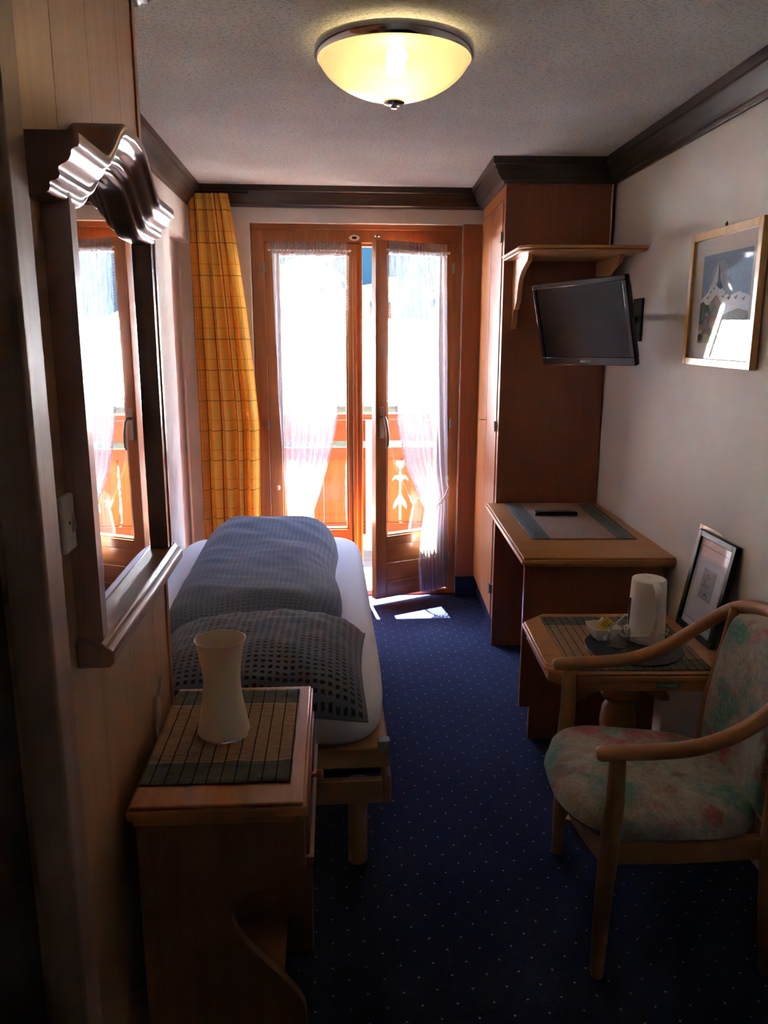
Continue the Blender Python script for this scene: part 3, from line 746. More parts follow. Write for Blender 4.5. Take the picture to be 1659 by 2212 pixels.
def duv(s, k):
    # map square to rounded plan
    a, b_ = s*2-1, k*2-1
    c = .30; sx = a*sqrt(max(0, 1-c*b_*b_*b_*b_*b_*b_*.55)); sy = b_*sqrt(max(0, 1-c*a*a*a*a*.25))
    x, y, z, d = duvet_pt((sx+1)/2, (sy+1)/2) if False else duvet_pt(s, k)
    cxm, cym = -.2775, 3.31
    sh = 1-.13*abs(b_)**6*1; x = cxm+(x-cxm)*sh
    sh2 = 1-.06*abs(a)**5; y = cym+(y-cym)*sh2
    return (x, y, z)
dv = obj('duvet', MB().grid(duv, 110, 200, uvfn=lambda s, k: (s*.72, k*1.6)), DUVETC, smooth=80)
tag(dv, 'puffy blue-grey seersucker duvet folded over the foot half of the bed', 'duvet')
# pillow
def pil(side):
    def P(s, k):
        a, b_ = s*2-1, k*2-1
        W_, D_ = .345, .285
        x = W_*a*(1-.045*(1-a*a)**0*(b_*b_)**0)*(1-.05*(1-b_*b_)*abs(a)**3); y = D_*b_*(1-.06*(1-a*a)*abs(b_)**3)
        hh = ((1-a**4)*(1-b_**4))**.55
        nzv = .010*noise.noise(Vector((a*3, b_*3, 3)))+.006*noise.noise(Vector((a*8, b_*7, 1)))
        up = .125*hh*(1+.12*sin(a*2+1))+nzv*hh
        z = (.035+up) if side > 0 else (.035-.034*hh)
        drop = .02*max(0, -b_)**3*max(0, a)+.014*max(0, -b_)**4
        return (x, y, z-drop)
    return P
pw = MB(); pw.grid(pil(1), 60, 50, uvfn=lambda s, k: (s*.68, k*.56)); pw.grid(pil(-1), 60, 50, flip=True, uvfn=lambda s, k: (s*.68, k*.56))
pl = thing('pillow', 'grey seersucker pillow with dark dashed stripes at the head of the bed', 'pillow', (-.215, 2.312, BZ+.002), radians(-2))
obj('pillow_case', pw, PILLOWC, pl, smooth=80)
sq = [(i/30, 0) for i in range(30)]+[(1, i/26) for i in range(26)]+[(1-i/30, 1) for i in range(30)]+[(0, 1-i/26) for i in range(26)]
obj('seam', MB().tube([pil(1)(a, b_) for a, b_ in sq], .0035, 6, closed=True), PILLOWC, pl)

# ================================================================== wardrobe (B frame)
wr = thing('wardrobe', 'floor-to-ceiling reddish-brown built-in wardrobe beside the balcony door', 'wardrobe', BO, -BR)
WUW = .508; WV = .80
obj('side_panel', MB().box(.0, 0, .0, WUW, .02, 2.4).box(.012, .0, 0, .03, .0, .0), WD['red'], wr, bevel=.0015)
obj('carcass', MB().box(.024, .021, .14, WUW, WV, 2.399), WD['red'], wr)
obj('front_stile', MB().box(0, .021, .14, .023, .052, 2.30), WD['reddoor'], wr, bevel=.0015)
obj('header', MB().box(0, .053, 2.235, .023, WV, 2.30), WD['reddoor'], wr, bevel=.0015)
obj('plinth', MB().box(.03, .021, 0, .045, WV, .139), CARPET, wr)
d1 = obj('door', MB().box(-.004, .060, .145, .021, .425, 2.228), WD['reddoor'], wr, bevel=.002)
d2_ = obj('door', MB().box(-.004, .430, .145, .021, WV-.002, 2.228), WD['reddoor'], wr, bevel=.002)
for z in (2.06, 1.155, .3):
    obj('hinge', MB().box(-.014, .040, z-.024, -.001, .062, z+.024).cyl((-.012, .053, z-.026), (-.012, .053, z+.026), .005, 10), STEEL, d1)
kk = obj('key_plate', MB().box(-.0065, .405, 1.13, -.004, .420, 1.17), BRASS, d1)
obj('key', MB().tube([(-.045, .412+.010*cos(a), 1.15+.010*sin(a)) for a in [2*pi*q/14 for q in range(14)]], .0022, 6, closed=True).cyl((-.036, .412, 1.15), (-.006, .412, 1.15), .003, 8), BRASS, d1)

# shelf above the television
sh = thing('wall_shelf', 'pale wooden shelf with scrolled brackets on the side of the wardrobe above the television', 'shelf', bw(0, 0, 0), -BR)
SZ = 1.958
sp_ = [(-.012, 0), (-.012, -.46), (.03, -.512), (.52, -.512), (.52, 0)]
s1 = MB(); s1.prism([(x, y) for x, y in sp_][::-1], 'z', SZ, SZ+.013)
s1.prism([(x+(.012 if x < .5 else 0), y+(.012 if y < -.4 else 0)) for x, y in sp_][::-1], 'z', SZ-.011, SZ)
obj('shelf_board', s1, WD['shelf'], sh, bevel=.005, seg=3)
bp_ = [(0, SZ-.011), (0, 1.632), (-.020, 1.632), (-.032, 1.66), (-.042, 1.70), (-.050, 1.722), (-.085, 1.728), (-.092, 1.740), (-.118, 1.755), (-.135, 1.79), (-.150, 1.83), (-.175, 1.86), (-.225, 1.885), (-.30, 1.905), (-.36, 1.92), (-.38, SZ-.011)]
for u in (.045, .44): obj('bracket', MB().prism(bp_, 'x', u, u+.022), WD['shelf_z'], sh, bevel=.002)

# television
tvW, tvH = .56, .35
tv = thing('television', 'black flat-screen television tilted forward on a wall arm under the shelf', 'television', (1.060, 3.320, 1.653))
tv.rotation_euler = (radians(12.9), radians(-1.4), radians(-66.5))
hw, hh = tvW/2, tvH/2; bz = .020
cs = MB(); cs.box(-hw, .0, -hh, hw, .022, hh); 
obj('casing', cs, BLACK, tv, bevel=.008, seg=3)
obj('back_cover', MB().box(-hw+.02, .022, -hh+.02, hw-.02, .045, hh-.03).box(-hw+.10, .045, -hh+.03, hw-.1, .065, .05), BLACKM, tv, bevel=.01)
bzm = MB(); bzm.box(-hw, -.006, hh-bz, hw, 0, hh); bzm.box(-hw, -.006, -hh+.001, hw, 0, -hh+.034); bzm.box(-hw, -.006, -hh+.034, -hw+bz, 0, hh-bz); bzm.box(hw-bz, -.006, -hh+.034, hw, 0, hh-bz)
obj('bezel', bzm, plain('glossy_black_plastic', '060608', .08), tv, bevel=.002)
obj('screen', MB().box(-hw+bz, -.002, -hh+.034, hw-bz, .001, hh-bz), plain('tv_screen', '030304', .08, spec=.25), tv, smooth=0)
def text(name, body, size, mat, parent, loc, rot, depth=.0003):
    cu = bpy.data.curves.new(name, 'FONT'); cu.body = body; cu.size = size; cu.extrude = depth; cu.align_x = 'CENTER'; cu.align_y = 'CENTER'
    to = bpy.data.objects.new(name+'_src', cu); COL.objects.link(to)
    dg = bpy.context.evaluated_depsgraph_get(); me = bpy.data.meshes.new_from_object(to.evaluated_get(dg))
    bpy.data.objects.remove(to); me.materials.clear(); me.materials.append(mat)
    o = bpy.data.objects.new(name, me); COL.objects.link(o); o.parent = parent; o.location = loc; o.rotation_euler = rot; return o
text('lettering', 'SAMSUNG', .014, plain('silver_print', 'b8b8bc', .4), tv, (0, -.0066, -hh+.017), (pi/2, 0, 0))
# wall arm in world space, from the back of the set to the right wall
arm = thing('television_bracket', 'black swivel wall arm behind the television', 'bracket', (0,0,0))
pb = Vector((1.060, 3.320, 1.653))+Vector((sin(radians(66.5)), cos(radians(66.5)), .2)).normalized()*.07
wy = 3.46; wx = bw(wallu(-.45), -.45)[0]
obj('wall_plate', MB().box(wx-.012, wy-.05, 1.58, wx+.004, wy+.05, 1.76), BLACKM, arm, bevel=.003)
obj('arm', MB().tube([(wx-.008, wy, 1.67), (wx-.06, wy-.01, 1.67), tuple(pb)], .014, 10), BLACKM, arm)
cb = thing('tv_cable', 'thin cable running down the corner between wardrobe and right wall', 'cable', (0,0,0))
c0 = bw(.497, -.008); 
obj('white_cable', MB().tube([(c0[0], c0[1], 2.30), (c0[0]-.002, c0[1]-.002, 2.2), (c0[0]+.002, c0[1], 2.10), (c0[0], c0[1]-.001, 2.03), (c0[0]+.002, c0[1], 1.975)], .0035, 8), WHITE, cb)
c1 = bw(.507, -.010)
obj('black_cable', MB().tube([(c1[0], c1[1], 2.30), (c1[0]-.001, c1[1], 2.22), (c1[0]+.0015, c1[1]-.001, 2.12), (c1[0]-.002, c1[1], 2.05), (c1[0]-.003, c1[1]-.002, 1.975)], .0045, 8), BLACKM, cb)

# ================================================================== desk (B frame)
dk = thing('desk', 'light brown wooden desk joined to the wardrobe along the right wall', 'desk', BO, -BR)
DZ = .772; DU0, DU1, DV0 = -.052, .545, -1.03
dpoly = [(DU0, -.004), (DU0, DV0), (DU1, DV0), (wallu(0)-.004, -.004)]
tp = MB(); tp.prism(dpoly, 'z', DZ-.026, DZ-.009)
tp.prism([(DU0+.007, -.004), (DU0+.007, DV0+.007), (DU1, DV0+.007), (wallu(0)-.004, -.004)], 'z', DZ-.009, DZ)
tp.prism([(DU0+.010, -.004), (DU0+.010, DV0+.010), (DU1-.004, DV0+.010), (wallu(0)-.006, -.004)], 'z', DZ-.038, DZ-.026)
obj('desk_top', tp, WD['desk'], dk, bevel=.0025)
obj('front_panel', MB().prism([(-.032, .14), (.006, .14), (.006, 0), (.512, 0), (.512, DZ-.038), (-.032, DZ-.038)], 'y', -.998, -.978), WD['red'], dk, bevel=.0015)
obj('lit_panel_edge', MB().box(-.0345, -.998, .14, -.032, -.978, DZ-.038), WD['lit_edge'], dk)  # lighter strip paints the light caught on the panel's left edge
obj('back_panel', MB().box(.42, -.978, .12, .436, -.004, DZ-.038), WD['red'], dk)
cm = mk_mat('desk_mat_cloth', .44, .86, 'x', False)
cloth('table_runner', 'beige and blue-grey cloth runner lying on the desk', .445, .70, bw(.258, -.395, DZ+.001), -BR, cm, .002, 'runner', seed=9)
rm = thing('remote_control', 'black remote control lying across the cloth runner', 'remote control', bw(.237, -.30, DZ+.0055), radians(-3.5))
obj('body', MB().prism([(-.10, 0), (.10, 0), (.10, .014), (.092, .020), (-.085, .020), (-.10, .012)], 'y', -.022, .022), BLACK, rm, bevel=.003)
bts = MB()
for i in range(11):
    for j in range(3): bts.box(-.074+i*.0145, -.015+j*.012, .020, -.066+i*.0145, -.008+j*.012, .0225)
obj('buttons', bts, plain('grey_rubber', '6a6a6c', .6), rm, bevel=.0008, kind='stuff')

# ------------------------------------------------------------------ coffee table with clipped corners
kt = thing('side_table', 'pine side table with clipped corners and turned column beside the desk', 'table', BO, -BR)
KZ = .60; KU0, KU1, KV0, KV1 = -.085, .53, -1.715, -1.165
def octo(u0, v0, u1, v1, c, i=0):
    u0 += i; v0 += i; u1 -= i; v1 -= i; c -= i*.4
    return [(u0+c, v0), (u1-c, v0), (u1, v0+c), (u1, v1-c), (u1-c, v1), (u0+c, v1), (u0, v1-c), (u0, v0+c)]
cc = .085
tp = MB(); tp.prism(octo(KU0, KV0, KU1, KV1, cc), 'z', KZ-.022, KZ-.008); tp.prism(octo(KU0, KV0, KU1, KV1, cc, .006), 'z', KZ-.008, KZ)
obj('table_top', tp, WD['pine'], kt, bevel=.0025)
ap = MB(); ap.prism(octo(KU0, KV0, KU1, KV1, cc, .016), 'z', KZ-.062, KZ-.022)
obj('apron', ap, WD['pine'], kt, bevel=.002)
ku, kv = (KU0+KU1)/2, (KV0+KV1)/2
obj('column', MB().lathe([(0, .10), (.070, .10), (.075, .13), (.055, .16), (.036, .19), (.045, .22), (.058, .27), (.062, .31), (.055, .36), (.042, .385), (.060, .40), (.066, .415), (.056, .43), (.050, .45), (.070, .50), (.085, .52), (.085, .538), (0, .538)], (ku, kv, 0), 32), WD['pine'], kt, smooth=50)
for a in range(4):
    an = a*pi/2+pi/4; ca, sa = cos(an), sin(an)
    ft = MB().tube([(ku+.03*ca, kv+.03*sa, .16), (ku+.12*ca, kv+.12*sa, .13), (ku+.20*ca, kv+.20*sa, .075), (ku+.26*ca, kv+.26*sa, .03)], [.035, .034, .030, .028], 12)
    obj('foot', ft, WD['pine'], kt)
for s_ in (-1, 1):
    bk = [(-.20, .538), (-.195, .50), (-.165, .47), (-.15, .43), (-.17, .40), (-.165, .385), (-.14, .385), (-.10, .41), (-.06, .43), (-.06, .538)]
    obj('bracket', MB().prism([(ku+s_*x, z) for x, z in bk], 'y', kv-.012, kv+.012), WD['pine'], kt, bevel=.003)
gs = obj('sticker', MB().box(.250, KV0+.0142, KZ-.050, .318, KV0+.0162, KZ-.034), plain('green_label', '2e8a68', .5), kt, label='small green label with worn pale print')
tk = MB()
for i in range(8): tk.box(.2545+i*.0074, KV0+.0136, KZ-.0465, .2595+i*.0074, KV0+.0143, KZ-.0385)
obj('label_print', tk, plain('pale_print', 'a8c8b8', .5), gs, kind='stuff')
cloth('placemat', 'striped brown and grey cloth placemat under the slate tray on the side table', .44, .475, bw(.205, -1.452, KZ+.001), -BR, mk_mat('side_mat_cloth', .44, .475), .0015, seed=21)
# slate
rnd = random.Random(5); N = 90; rr = []
for q in range(N): rr.append(.158+.0025*noise.noise(Vector((q*.9, 0, 3)))+rnd.uniform(-.0012, .0012))
V = []; F = []
for z, kx in ((0, .985), (.003, .995), (.006, .985)):
    for q in range(N): V.append((rr[q]*kx*cos(2*pi*q/N), rr[q]*kx*sin(2*pi*q/N), z))
for i in range(2):
    for q in range(N): F.append([i*N+q, i*N+(q+1) % N, (i+1)*N+(q+1) % N, (i+1)*N+q])
F.append(list(range(N))[::-1]); F.append([2*N+q for q in range(N)])
st = obj('slate_tray', MB().add(V, F), plain('slate', '1b1d1f', .45, bump=.5, bscale=60), smooth=40); st.location = bw(.232, -1.515, KZ+.0055)
tag(st, 'round dark slate tray with rough rim on the side table', 'tray')
TZ = KZ+.0118
# kettle
kp = bw(.292, -1.448, TZ); ke = thing('electric_kettle', 'white electric kettle standing on the slate tray', 'kettle', kp, radians(-92))
KP = plain('kettle_plastic', 'e2e0d8', .38)
obj('body', MB().lathe([(0, 0), (.060, 0), (.062, .006), (.0615, .02), (.0605, .06), (.0585, .12), (.0565, .175), (.0555, .205), (.0545, .209), (0, .210)], (0,0,0), 48, sx=1.08), KP, ke, smooth=50)
obj('lid', MB().lathe([(0, .2145), (.030, .2140), (.046, .2125), (.052, .2105), (.0535, .2085), (0, .2085)], (0,0,0), 40, sx=1.06), KP, ke, smooth=50)
obj('lid_grip', MB().lathe([(0, .2165), (.012, .216), (.017, .215), (.018, .213), (0, .213)], (-.018,0,0), 24, sy=.55), KP, ke, smooth=60)
obj('spout', MB().tube([(-.046, 0, .180), (-.056, 0, .194), (-.062, 0, .204)], [.018, .014, .010], 14), KP, ke)
obj('handle', MB().tube([(.040, 0, .206), (.066, 0, .206), (.088, 0, .188), (.095, 0, .150), (.092, 0, .105), (.082, 0, .068), (.071, 0, .050), (.066, 0, .012)], [.011, .0125, .0125, .0115, .0105, .0115, .015, .016], 14, squash=.75), KP, ke, smooth=60)
obj('water_gauge', MB().prism([(-.006, .05), (.006, .05), (.006, .145), (-.006, .145)], 'y', -.062, -.057), plain('gauge_plastic', '6a6e72', .2), ke, bevel=.002)
obj('cord', MB().tube([(.068, -.015, .012), (.055, -.050, .020), (.015, -.074, .028), (-.035, -.062, .030), (-.066, -.020, .030), (-.066, .030, .030), (-.030, .066, .032), (.020, .070, .035), (.062, .045, .038), (.078, .0, .040), (.060, -.048, .030), (.010, -.078, .012), (-.045, -.072, .006), (-.080, -.055, .005)], .0032, 8), WHITE, ke)
# bowl
bo = thing('sugar_bowl', 'small square white porcelain bowl on the slate tray', 'bowl', bw(.150, -1.440, TZ), -BR+radians(10))
def sqr(h, i): return [(-h, -h), (h, -h), (h, h), (-h, h)]
V = []; F = []
lev = [(.026, 0), (.030, .001), (.040, .022), (.048, .042), (.0485, .045), (.0445, .045), (.038, .024), (.028, .006), (.001, .005)]
for h, z in lev:
    for q in range(32):
        a = 2*pi*q/32; c, s_ = cos(a), sin(a); e = 2/6.0
        V.append((h*math.copysign(abs(c)**e, c), h*math.copysign(abs(s_)**e, s_), z))
for i in range(len(lev)-1):
    for q in range(32): F.append([i*32+q, i*32+(q+1) % 32, (i+1)*32+(q+1) % 32, (i+1)*32+q])
F.append(list(range(32))[::-1]); F.append([(len(lev)-1)*32+q for q in range(32)])
obj('bowl_body', MB().add(V, F), PORC, bo, smooth=50)
def sachet(label, col, p, rot, grp=None):
    o = obj('sachet', MB().box(-.026, -.018, -.001, .026, .018, .001), plain(label[:12], col, .5), bevel=.0006); o.location = p; o.rotation_euler = rot
    return tag(o, label, 'sachet')
q = bw(.150, -1.440, TZ+.036)
s1_ = sachet('yellow printed sachet sticking out of the white bowl', 'c9b23c', (q[0]+.008, q[1]+.0, q[2]+.012), (radians(35), radians(-28), radians(20)))
pr_ = MB()
for i in range(3): pr_.box(-.014, -.010+i*.007, .001, .016-.006*(i % 2), -.0075+i*.007, .0014)
obj('print', pr_, plain('brown_print', '6a3f1c', .5), s1_, kind='stuff')
sachet('white sugar sachet lying in the porcelain bowl behind the yellow one', 'ddd8cc', (q[0]+.006, q[1]+.014, q[2]+.004), (radians(40), radians(-25), radians(50)))
spn = obj('teaspoon', MB().tube([(0, 0, 0), (.02, 0, .014), (.045, 0, .034), (.065, 0, .052)], [.0025, .002, .0025, .0035], 8).lathe([(0, -.0015), (.006, -.001), (.0085, 0), (.006, .001), (0, .0015)], (.069, 0, .055), 16), WHITE)
spn.location = (q[0]+.008, q[1]-.004, q[2]-.012); spn.rotation_euler = (0, 0, radians(5)); tag(spn, 'white plastic spoon leaning in the porcelain bowl', 'spoon')
# glass mug
gm, nt_, b_ = newmat('clear_glass'); b_.inputs['Transmission Weight'].default_value = 1; b_.inputs['Roughness'].default_value = .02; b_.inputs['IOR'].default_value = 1.45; b_.inputs['Base Color'].default_value = (.97,.98,.97,1)
_n = nd(nt_, 'ShaderNodeTexNoise', Scale=5)
mg = thing('glass_mug', 'small clear glass mug on the slate tray in front of the kettle', 'mug', bw(.172, -1.545, TZ), radians(200))
gm = mk_glass('mug_glass', 1.6, (.96,.97,.96,1))
obj('mug_body', MB().lathe([(0, 0), (.030, 0), (.033, .004), (.034, .012), (.0345, .055), (.037, .060), (.037, .064), (.0335, .068), (.0345, .078), (.033, .079), (.0315, .077), (.0305, .066), (.0315, .056), (.031, .014), (.027, .009), (0, .008)], (0,0,0), 48), gm, mg, smooth=50)
obj('handle', MB().tube([(.033, 0, .060), (.048, 0, .058), (.058, 0, .046), (.057, 0, .028), (.047, 0, .016), (.033, 0, .016)], .0048, 12), gm, mg)
# leaning pictures
def framed(name, label, w_, h_, loc, rot, fm, fw, ft, matcol, inner=None, glass=True):
    t = thing(name, label, 'picture', loc); t.rotation_euler = rot
    for nm, bx in (('frame_side', (-w_/2, 0, 0, -w_/2+fw, ft, h_)), ('frame_side', (w_/2-fw, 0, 0, w_/2, ft, h_)), ('frame_side', (-w_/2+fw, 0, 0, w_/2-fw, ft, fw)), ('frame_side', (-w_/2+fw, 0, h_-fw, w_/2-fw, ft, h_))):
        obj(nm, MB().box(*bx), fm, t, bevel=.002)
    obj('backing_board', MB().box(-w_/2+fw*.6, ft*.75, fw*.6, w_/2-fw*.6, ft, h_-fw*.6), BLACKM, t)
    obj('mount', MB().box(-w_/2+fw*.7, ft*.45, fw*.7, w_/2-fw*.7, ft*.6, h_-fw*.7), matcol, t)
    if glass: obj('glass', MB().box(-w_/2+fw*.8, ft*.30, fw*.8, w_/2-fw*.8, ft*.34, h_-fw*.8), PICGLASS, t, smooth=0)
    return t
PAPER = plain('mount_paper', 'cdd0d8', .8)
# local +x runs to camera-right seen from -y; stands on the side table leaning on the right wall, facing left
fb = framed('black_framed_print', 'black-framed small drawing leaning on the right wall on the side table', .262, .350, (1.240, 2.497, KZ+.003), (radians(-9.8), 0, radians(-90.5)), plain('black_frame', '111213', .3), .022, .02, PAPER)
mo = MB(); mo.box(-.131+.038, .0068, .046, .131-.038, .0074, .048, (.25,.25,.26,1)); mo.box(-.131+.038, .0068, .302, .131-.038, .0074, .304, (.25,.25,.26,1)); mo.box(-.093, .0068, .048, -.0915, .0074, .302, (.25,.25,.26,1)); mo.box(.0915, .0068, .048, .093, .0074, .302, (.25,.25,.26,1))
obj('border_line', mo, PRINT, fb)
dm = MB(); rnd = random.Random(11)
dm.box(-.042, .0080, .130, .045, .0088, .235, (.42,.44,.47,1))
for i in range(26):
    x, z = rnd.uniform(-.036, .030), rnd.uniform(.136, .215); g = rnd.choice((.28, .34, .52, .60)); s_ = rnd.uniform(.004, .012)
    dm.prism([(x, z), (x+s_, z+s_*.3), (x+s_*.8, z+s_), (x-s_*.1, z+s_*.7)], 'y', .0074, .0081-(i*.00001), (g, g*1.02, g*1.06, 1))
obj('drawing', dm, PRINT, fb)
fc = framed('pine_framed_picture', 'pale wood picture frame leaning behind the black-framed drawing', .25, .358, (1.265, 2.553, KZ+.002), (radians(-9.8), 0, radians(-90.5)), WD['frame'], .016, .012, PAPER)
# wall picture
pu = wallu(-1.21); 
PW, PH = .525, .452
pc = bw(wallu(-1.235), -1.235, 1.502)
wp = thing('mountain_picture', 'mountain and village print in a pale wooden frame on the right wall', 'picture', (pc[0]-.024, pc[1], 1.502)); wp.rotation_euler = (0, 0, radians(-90)-BR+radians(-1.0)+radians(2))
fw = .026; FM = WD['frame']
for bx in ((-PW/2, 0, 0, -PW/2+fw, .022, PH), (PW/2-fw, 0, 0, PW/2, .022, PH), (-PW/2+fw, 0, 0, PW/2-fw, .022, fw), (-PW/2+fw, 0, PH-fw, PW/2-fw, .022, PH)): obj('frame_side', MB().box(*bx), FM, wp, bevel=.002)
obj('mount', MB().box(-PW/2+.02, .012, .02, PW/2-.02, .015, PH-.02), plain('warm_mount_paper', 'b9b4ab', .8), wp)
obj('backing_board', MB().box(-PW/2+.02, .016, .02, PW/2-.02, .021, PH-.02), BLACKM, wp)
obj('glass', MB().box(-PW/2+.02, .0075, .02, PW/2-.02, .0085, PH-.02), PICGLASS, wp, smooth=0)
obj('hook', MB().tube([(0.0, .004, PH-.002), (0, .004, PH+.010), (.004, .006, PH+.014)], .002, 6).tube([(0.010, .004, PH-.002), (.010, .004, PH+.010)], .002, 6), BLACKM, wp)
im = MB(); X0, X1, Z0, Z1 = -.165, .195, .078, .372; IW, IH = X1-X0, Z1-Z0; layer = [0]
def poly(pts, col, dz=True):
    layer[0] += 1; y = .0118-.00004*layer[0]
    im.prism([(X0+a*IW, Z0+b_*IH) for a, b_ in pts], 'y', y, y+.0003, lin(col))
poly([(0,0),(1,0),(1,1),(0,1)], '6f86a0')
poly([(.2,.52),(.16,.66),(.22,.82),(.32,.92),(.46,.92),(.56,.80),(.58,.64),(.5,.52)], '8d97a2')
poly([(0,.50),(.08,.54),(.16,.60),(.24,.70),(.31,.86),(.335,.90),(.36,.86),(.40,.70),(.46,.60),(.60,.52),(.8,.56),(1,.50),(1,.3),(0,.3)], 'c2c6c8')
poly([(.335,.90),(.36,.86),(.40,.70),(.46,.62),(.42,.60),(.37,.62),(.33,.64),(.345,.74),(.34,.82)], '3f5266')
for a, b_, s_ in ((.18,.58,.035), (.25,.62,.03), (.12,.52,.04), (.5,.55,.04), (.56,.50,.05), (.45,.52,.035), (.3,.66,.02), (.7,.5,.05), (.85,.48,.05)):
    poly([(a, b_), (a+s_*1.6, b_+s_*.5), (a+s_*.9, b_-s_*.5)], '56606a')
poly([(.2,.44),(.32,.54),(.36,.52),(.46,.44),(.52,.38),(.5,.28),(.2,.30)], '75706c')
poly([(.3,.46),(.36,.55),(.46,.42),(.42,.36)], '9a8c80')
poly([(0,.46),(.06,.48),(.12,.44),(.18,.44),(.22,.38),(.25,.33),(.22,.22),(0,.18)], '2c4438')
poly([(.02,.42),(.06,.44),(.10,.38),(.08,.30),(.02,.28)], '3d5a48')
poly([(0,0),(1,0),(1,.34),(.8,.38),(.6,.34),(.45,.30),(.2,.20),(0,.22)], '76704a')
poly([(.22,.30),(.46,.34),(.47,.28),(.24,.25)], '8a5a48')
poly([(.25,.25),(.46,.28),(.45,.20),(.26,.18)], 'a06a52')
poly([(.08,.16),(.12,.28),(.16,.32),(.20,.28),(.24,.18),(.20,.10),(.10,.10)], '6e5450')
poly([(.13,.28),(.16,.38),(.19,.28)], '4a3c3a')
poly([(.10,.30),(.16,.36),(.24,.29),(.16,.33)], 'a8a29a')
poly([(0,.14),(.07,.16),(.08,.12),(0,.10)], 'a8a8a0'); poly([(0,.10),(.08,.10),(.10,.04),(0,.02)], '4e4436')
poly([(.10,0),(.14,.10),(.18,.12),(.30,.05),(.34,0)], 'a0a084')
poly([(.34,.12),(.40,.16),(.50,.10),(.46,.06)], '4a3a30'); poly([(.34,.125),(.37,.155),(.50,.09),(.47,.075)], 'b0a898')
for a, b_ in ((.05,.05), (.22,.13), (.28,.09), (.4,.04), (.55,.2), (.62,.12), (.7,.24), (.5,.25), (.8,.1), (.9,.22)):
    poly([(a, b_), (a+.05, b_+.01), (a+.04, b_+.05), (a+.01, b_+.04)], '55592e')
obj('print', im, PRINT, wp, smooth=0)

# ================================================================== armchair
ch = thing('armchair', 'wooden armchair with bent armrests and pastel floral upholstery', 'chair', (.70, 1.95, 0), radians(-4.6))
# local x: 0 at front legs -> back, y: +-; z up
def smoothpath(P, n=8):
    P = [Vector(p) for p in P]; out = []
    for i in range(len(P)-1):
        p0, p1, p2, p3 = P[max(0, i-1)], P[i], P[i+1], P[min(len(P)-1, i+2)]
        for k in range(n):
            t_ = k/n
            out.append(.5*((2*p1)+(-p0+p2)*t_+(2*p0-5*p1+4*p2-p3)*t_*t_+(-p0+3*p1-3*p2+p3)*t_**3))
    out.append(P[-1]); return out
half = [(-.045, .262, .632), (0, .264, .636), (.10, .266, .641), (.20, .266, .655), (.30, .264, .698), (.39, .250, .768), (.460, .200, .838), (.498, .10, .870)]
bow = smoothpath(half+[(.506, 0, .876)]+[(x, -y, z) for x, y, z in half[::-1]], 6)
nb = len(bow)
rad = [.0205 if 3 < i < nb-4 else (.013, .0175, .0195, .0205)[min(3, min(i, nb-1-i))] for i in range(nb)]
obj('armrest', MB().tube(bow, rad, 18, squash=.92), WD['chair'], ch, smooth=60)
for s_ in (1, -1):
    fl = MB().tube([(-.004, s_*.250, 0), (-.002, s_*.252, .20), (.004, s_*.256, .40), (.008, s_*.262, .50), (.006, s_*.264, .62)], [.0165, .021, .025, .023, .020], 14)
    obj('leg', fl, WD['chair_z'], ch, smooth=60)
    rl = MB().tube([(.435, s_*.232, 0), (.420, s_*.228, .20), (.412, s_*.222, .38), (.415, s_*.214, .55), (.440, s_*.196, .72), (.455, s_*.190, .842)], [.016, .020, .022, .020, .017, .015], 14)
    obj('leg', rl, WD['chair_z'], ch, smooth=60)
# seat rails
def rail(path, h, th):
    V = []; F = []; n_ = len(path)
    for i, p in enumerate(path):
        a = Vector(path[max(0, i-1)]); b_ = Vector(path[min(n_-1, i+1)]); d = (b_-a); nn_ = Vector((-d.y, d.x)).normalized()*th/2
        for sg, z in ((1, h[0]), (1, h[1]), (-1, h[1]), (-1, h[0])): V.append((p[0]+sg*nn_.x, p[1]+sg*nn_.y, z))
    for i in range(n_-1):
        for j in range(4): F.append([i*4+j, i*4+(j+1) % 4, (i+1)*4+(j+1) % 4, (i+1)*4+j])
    F += [[3,2,1,0], [(n_-1)*4+j for j in range(4)]]
    return MB().add(V, F)
frp = [(-.004-.035*(1-(2*i/16-1)**2), -.245+.49*i/16) for i in range(17)]
obj('seat_rail', rail(frp, (.325, .385), .022), WD['chair'], ch, bevel=.003)
for s_ in (1, -1): obj('seat_rail', rail([(.0, s_*.245), (.15, s_*.240), (.28, s_*.230), (.41, s_*.216)], (.325, .385), .022), WD['chair'], ch, bevel=.003)
obj('seat_rail', rail([(.405, -.216), (.42, 0), (.405, .216)], (.325, .385), .022), WD['chair'], ch, bevel=.003)
def seatpt(top):
    def P(s, k):
        a, b_ = s*2-1, k*2-1          # a front-back, b lateral
        # square -> rounded
        x = a*sqrt(1-.38*b_*b_*b_*b_); y = b_*sqrt(1-.30*a*a*a*a)
        lw = .275-.045*(x+1)/2
        X = .180+x*.245-.030*(1-b_*b_)*(1 if x < 0 else 0)*(-x)
        Y = y*lw
        h_ = (max(0, 1-a**6)*max(0, 1-b_**6))**.35
        if top: Z = .395+.062*h_+.010*(1-b_*b_)*(1-a*a)-.010*x
        else: Z = .395-.012*h_
        return (X, Y, Z)
    return P
sm = MB().grid(seatpt(True), 40, 40).grid(seatpt(False), 40, 40, flip=True)
obj('seat', sm, FLORAL, ch, smooth=80)
obj('seat_piping', MB().tube([tuple(Vector(seatpt(True)(s, k))+Vector((0,0,-.001))) for s, k in [(0, j/20) for j in range(21)]], .003, 6), FLORAL, ch)
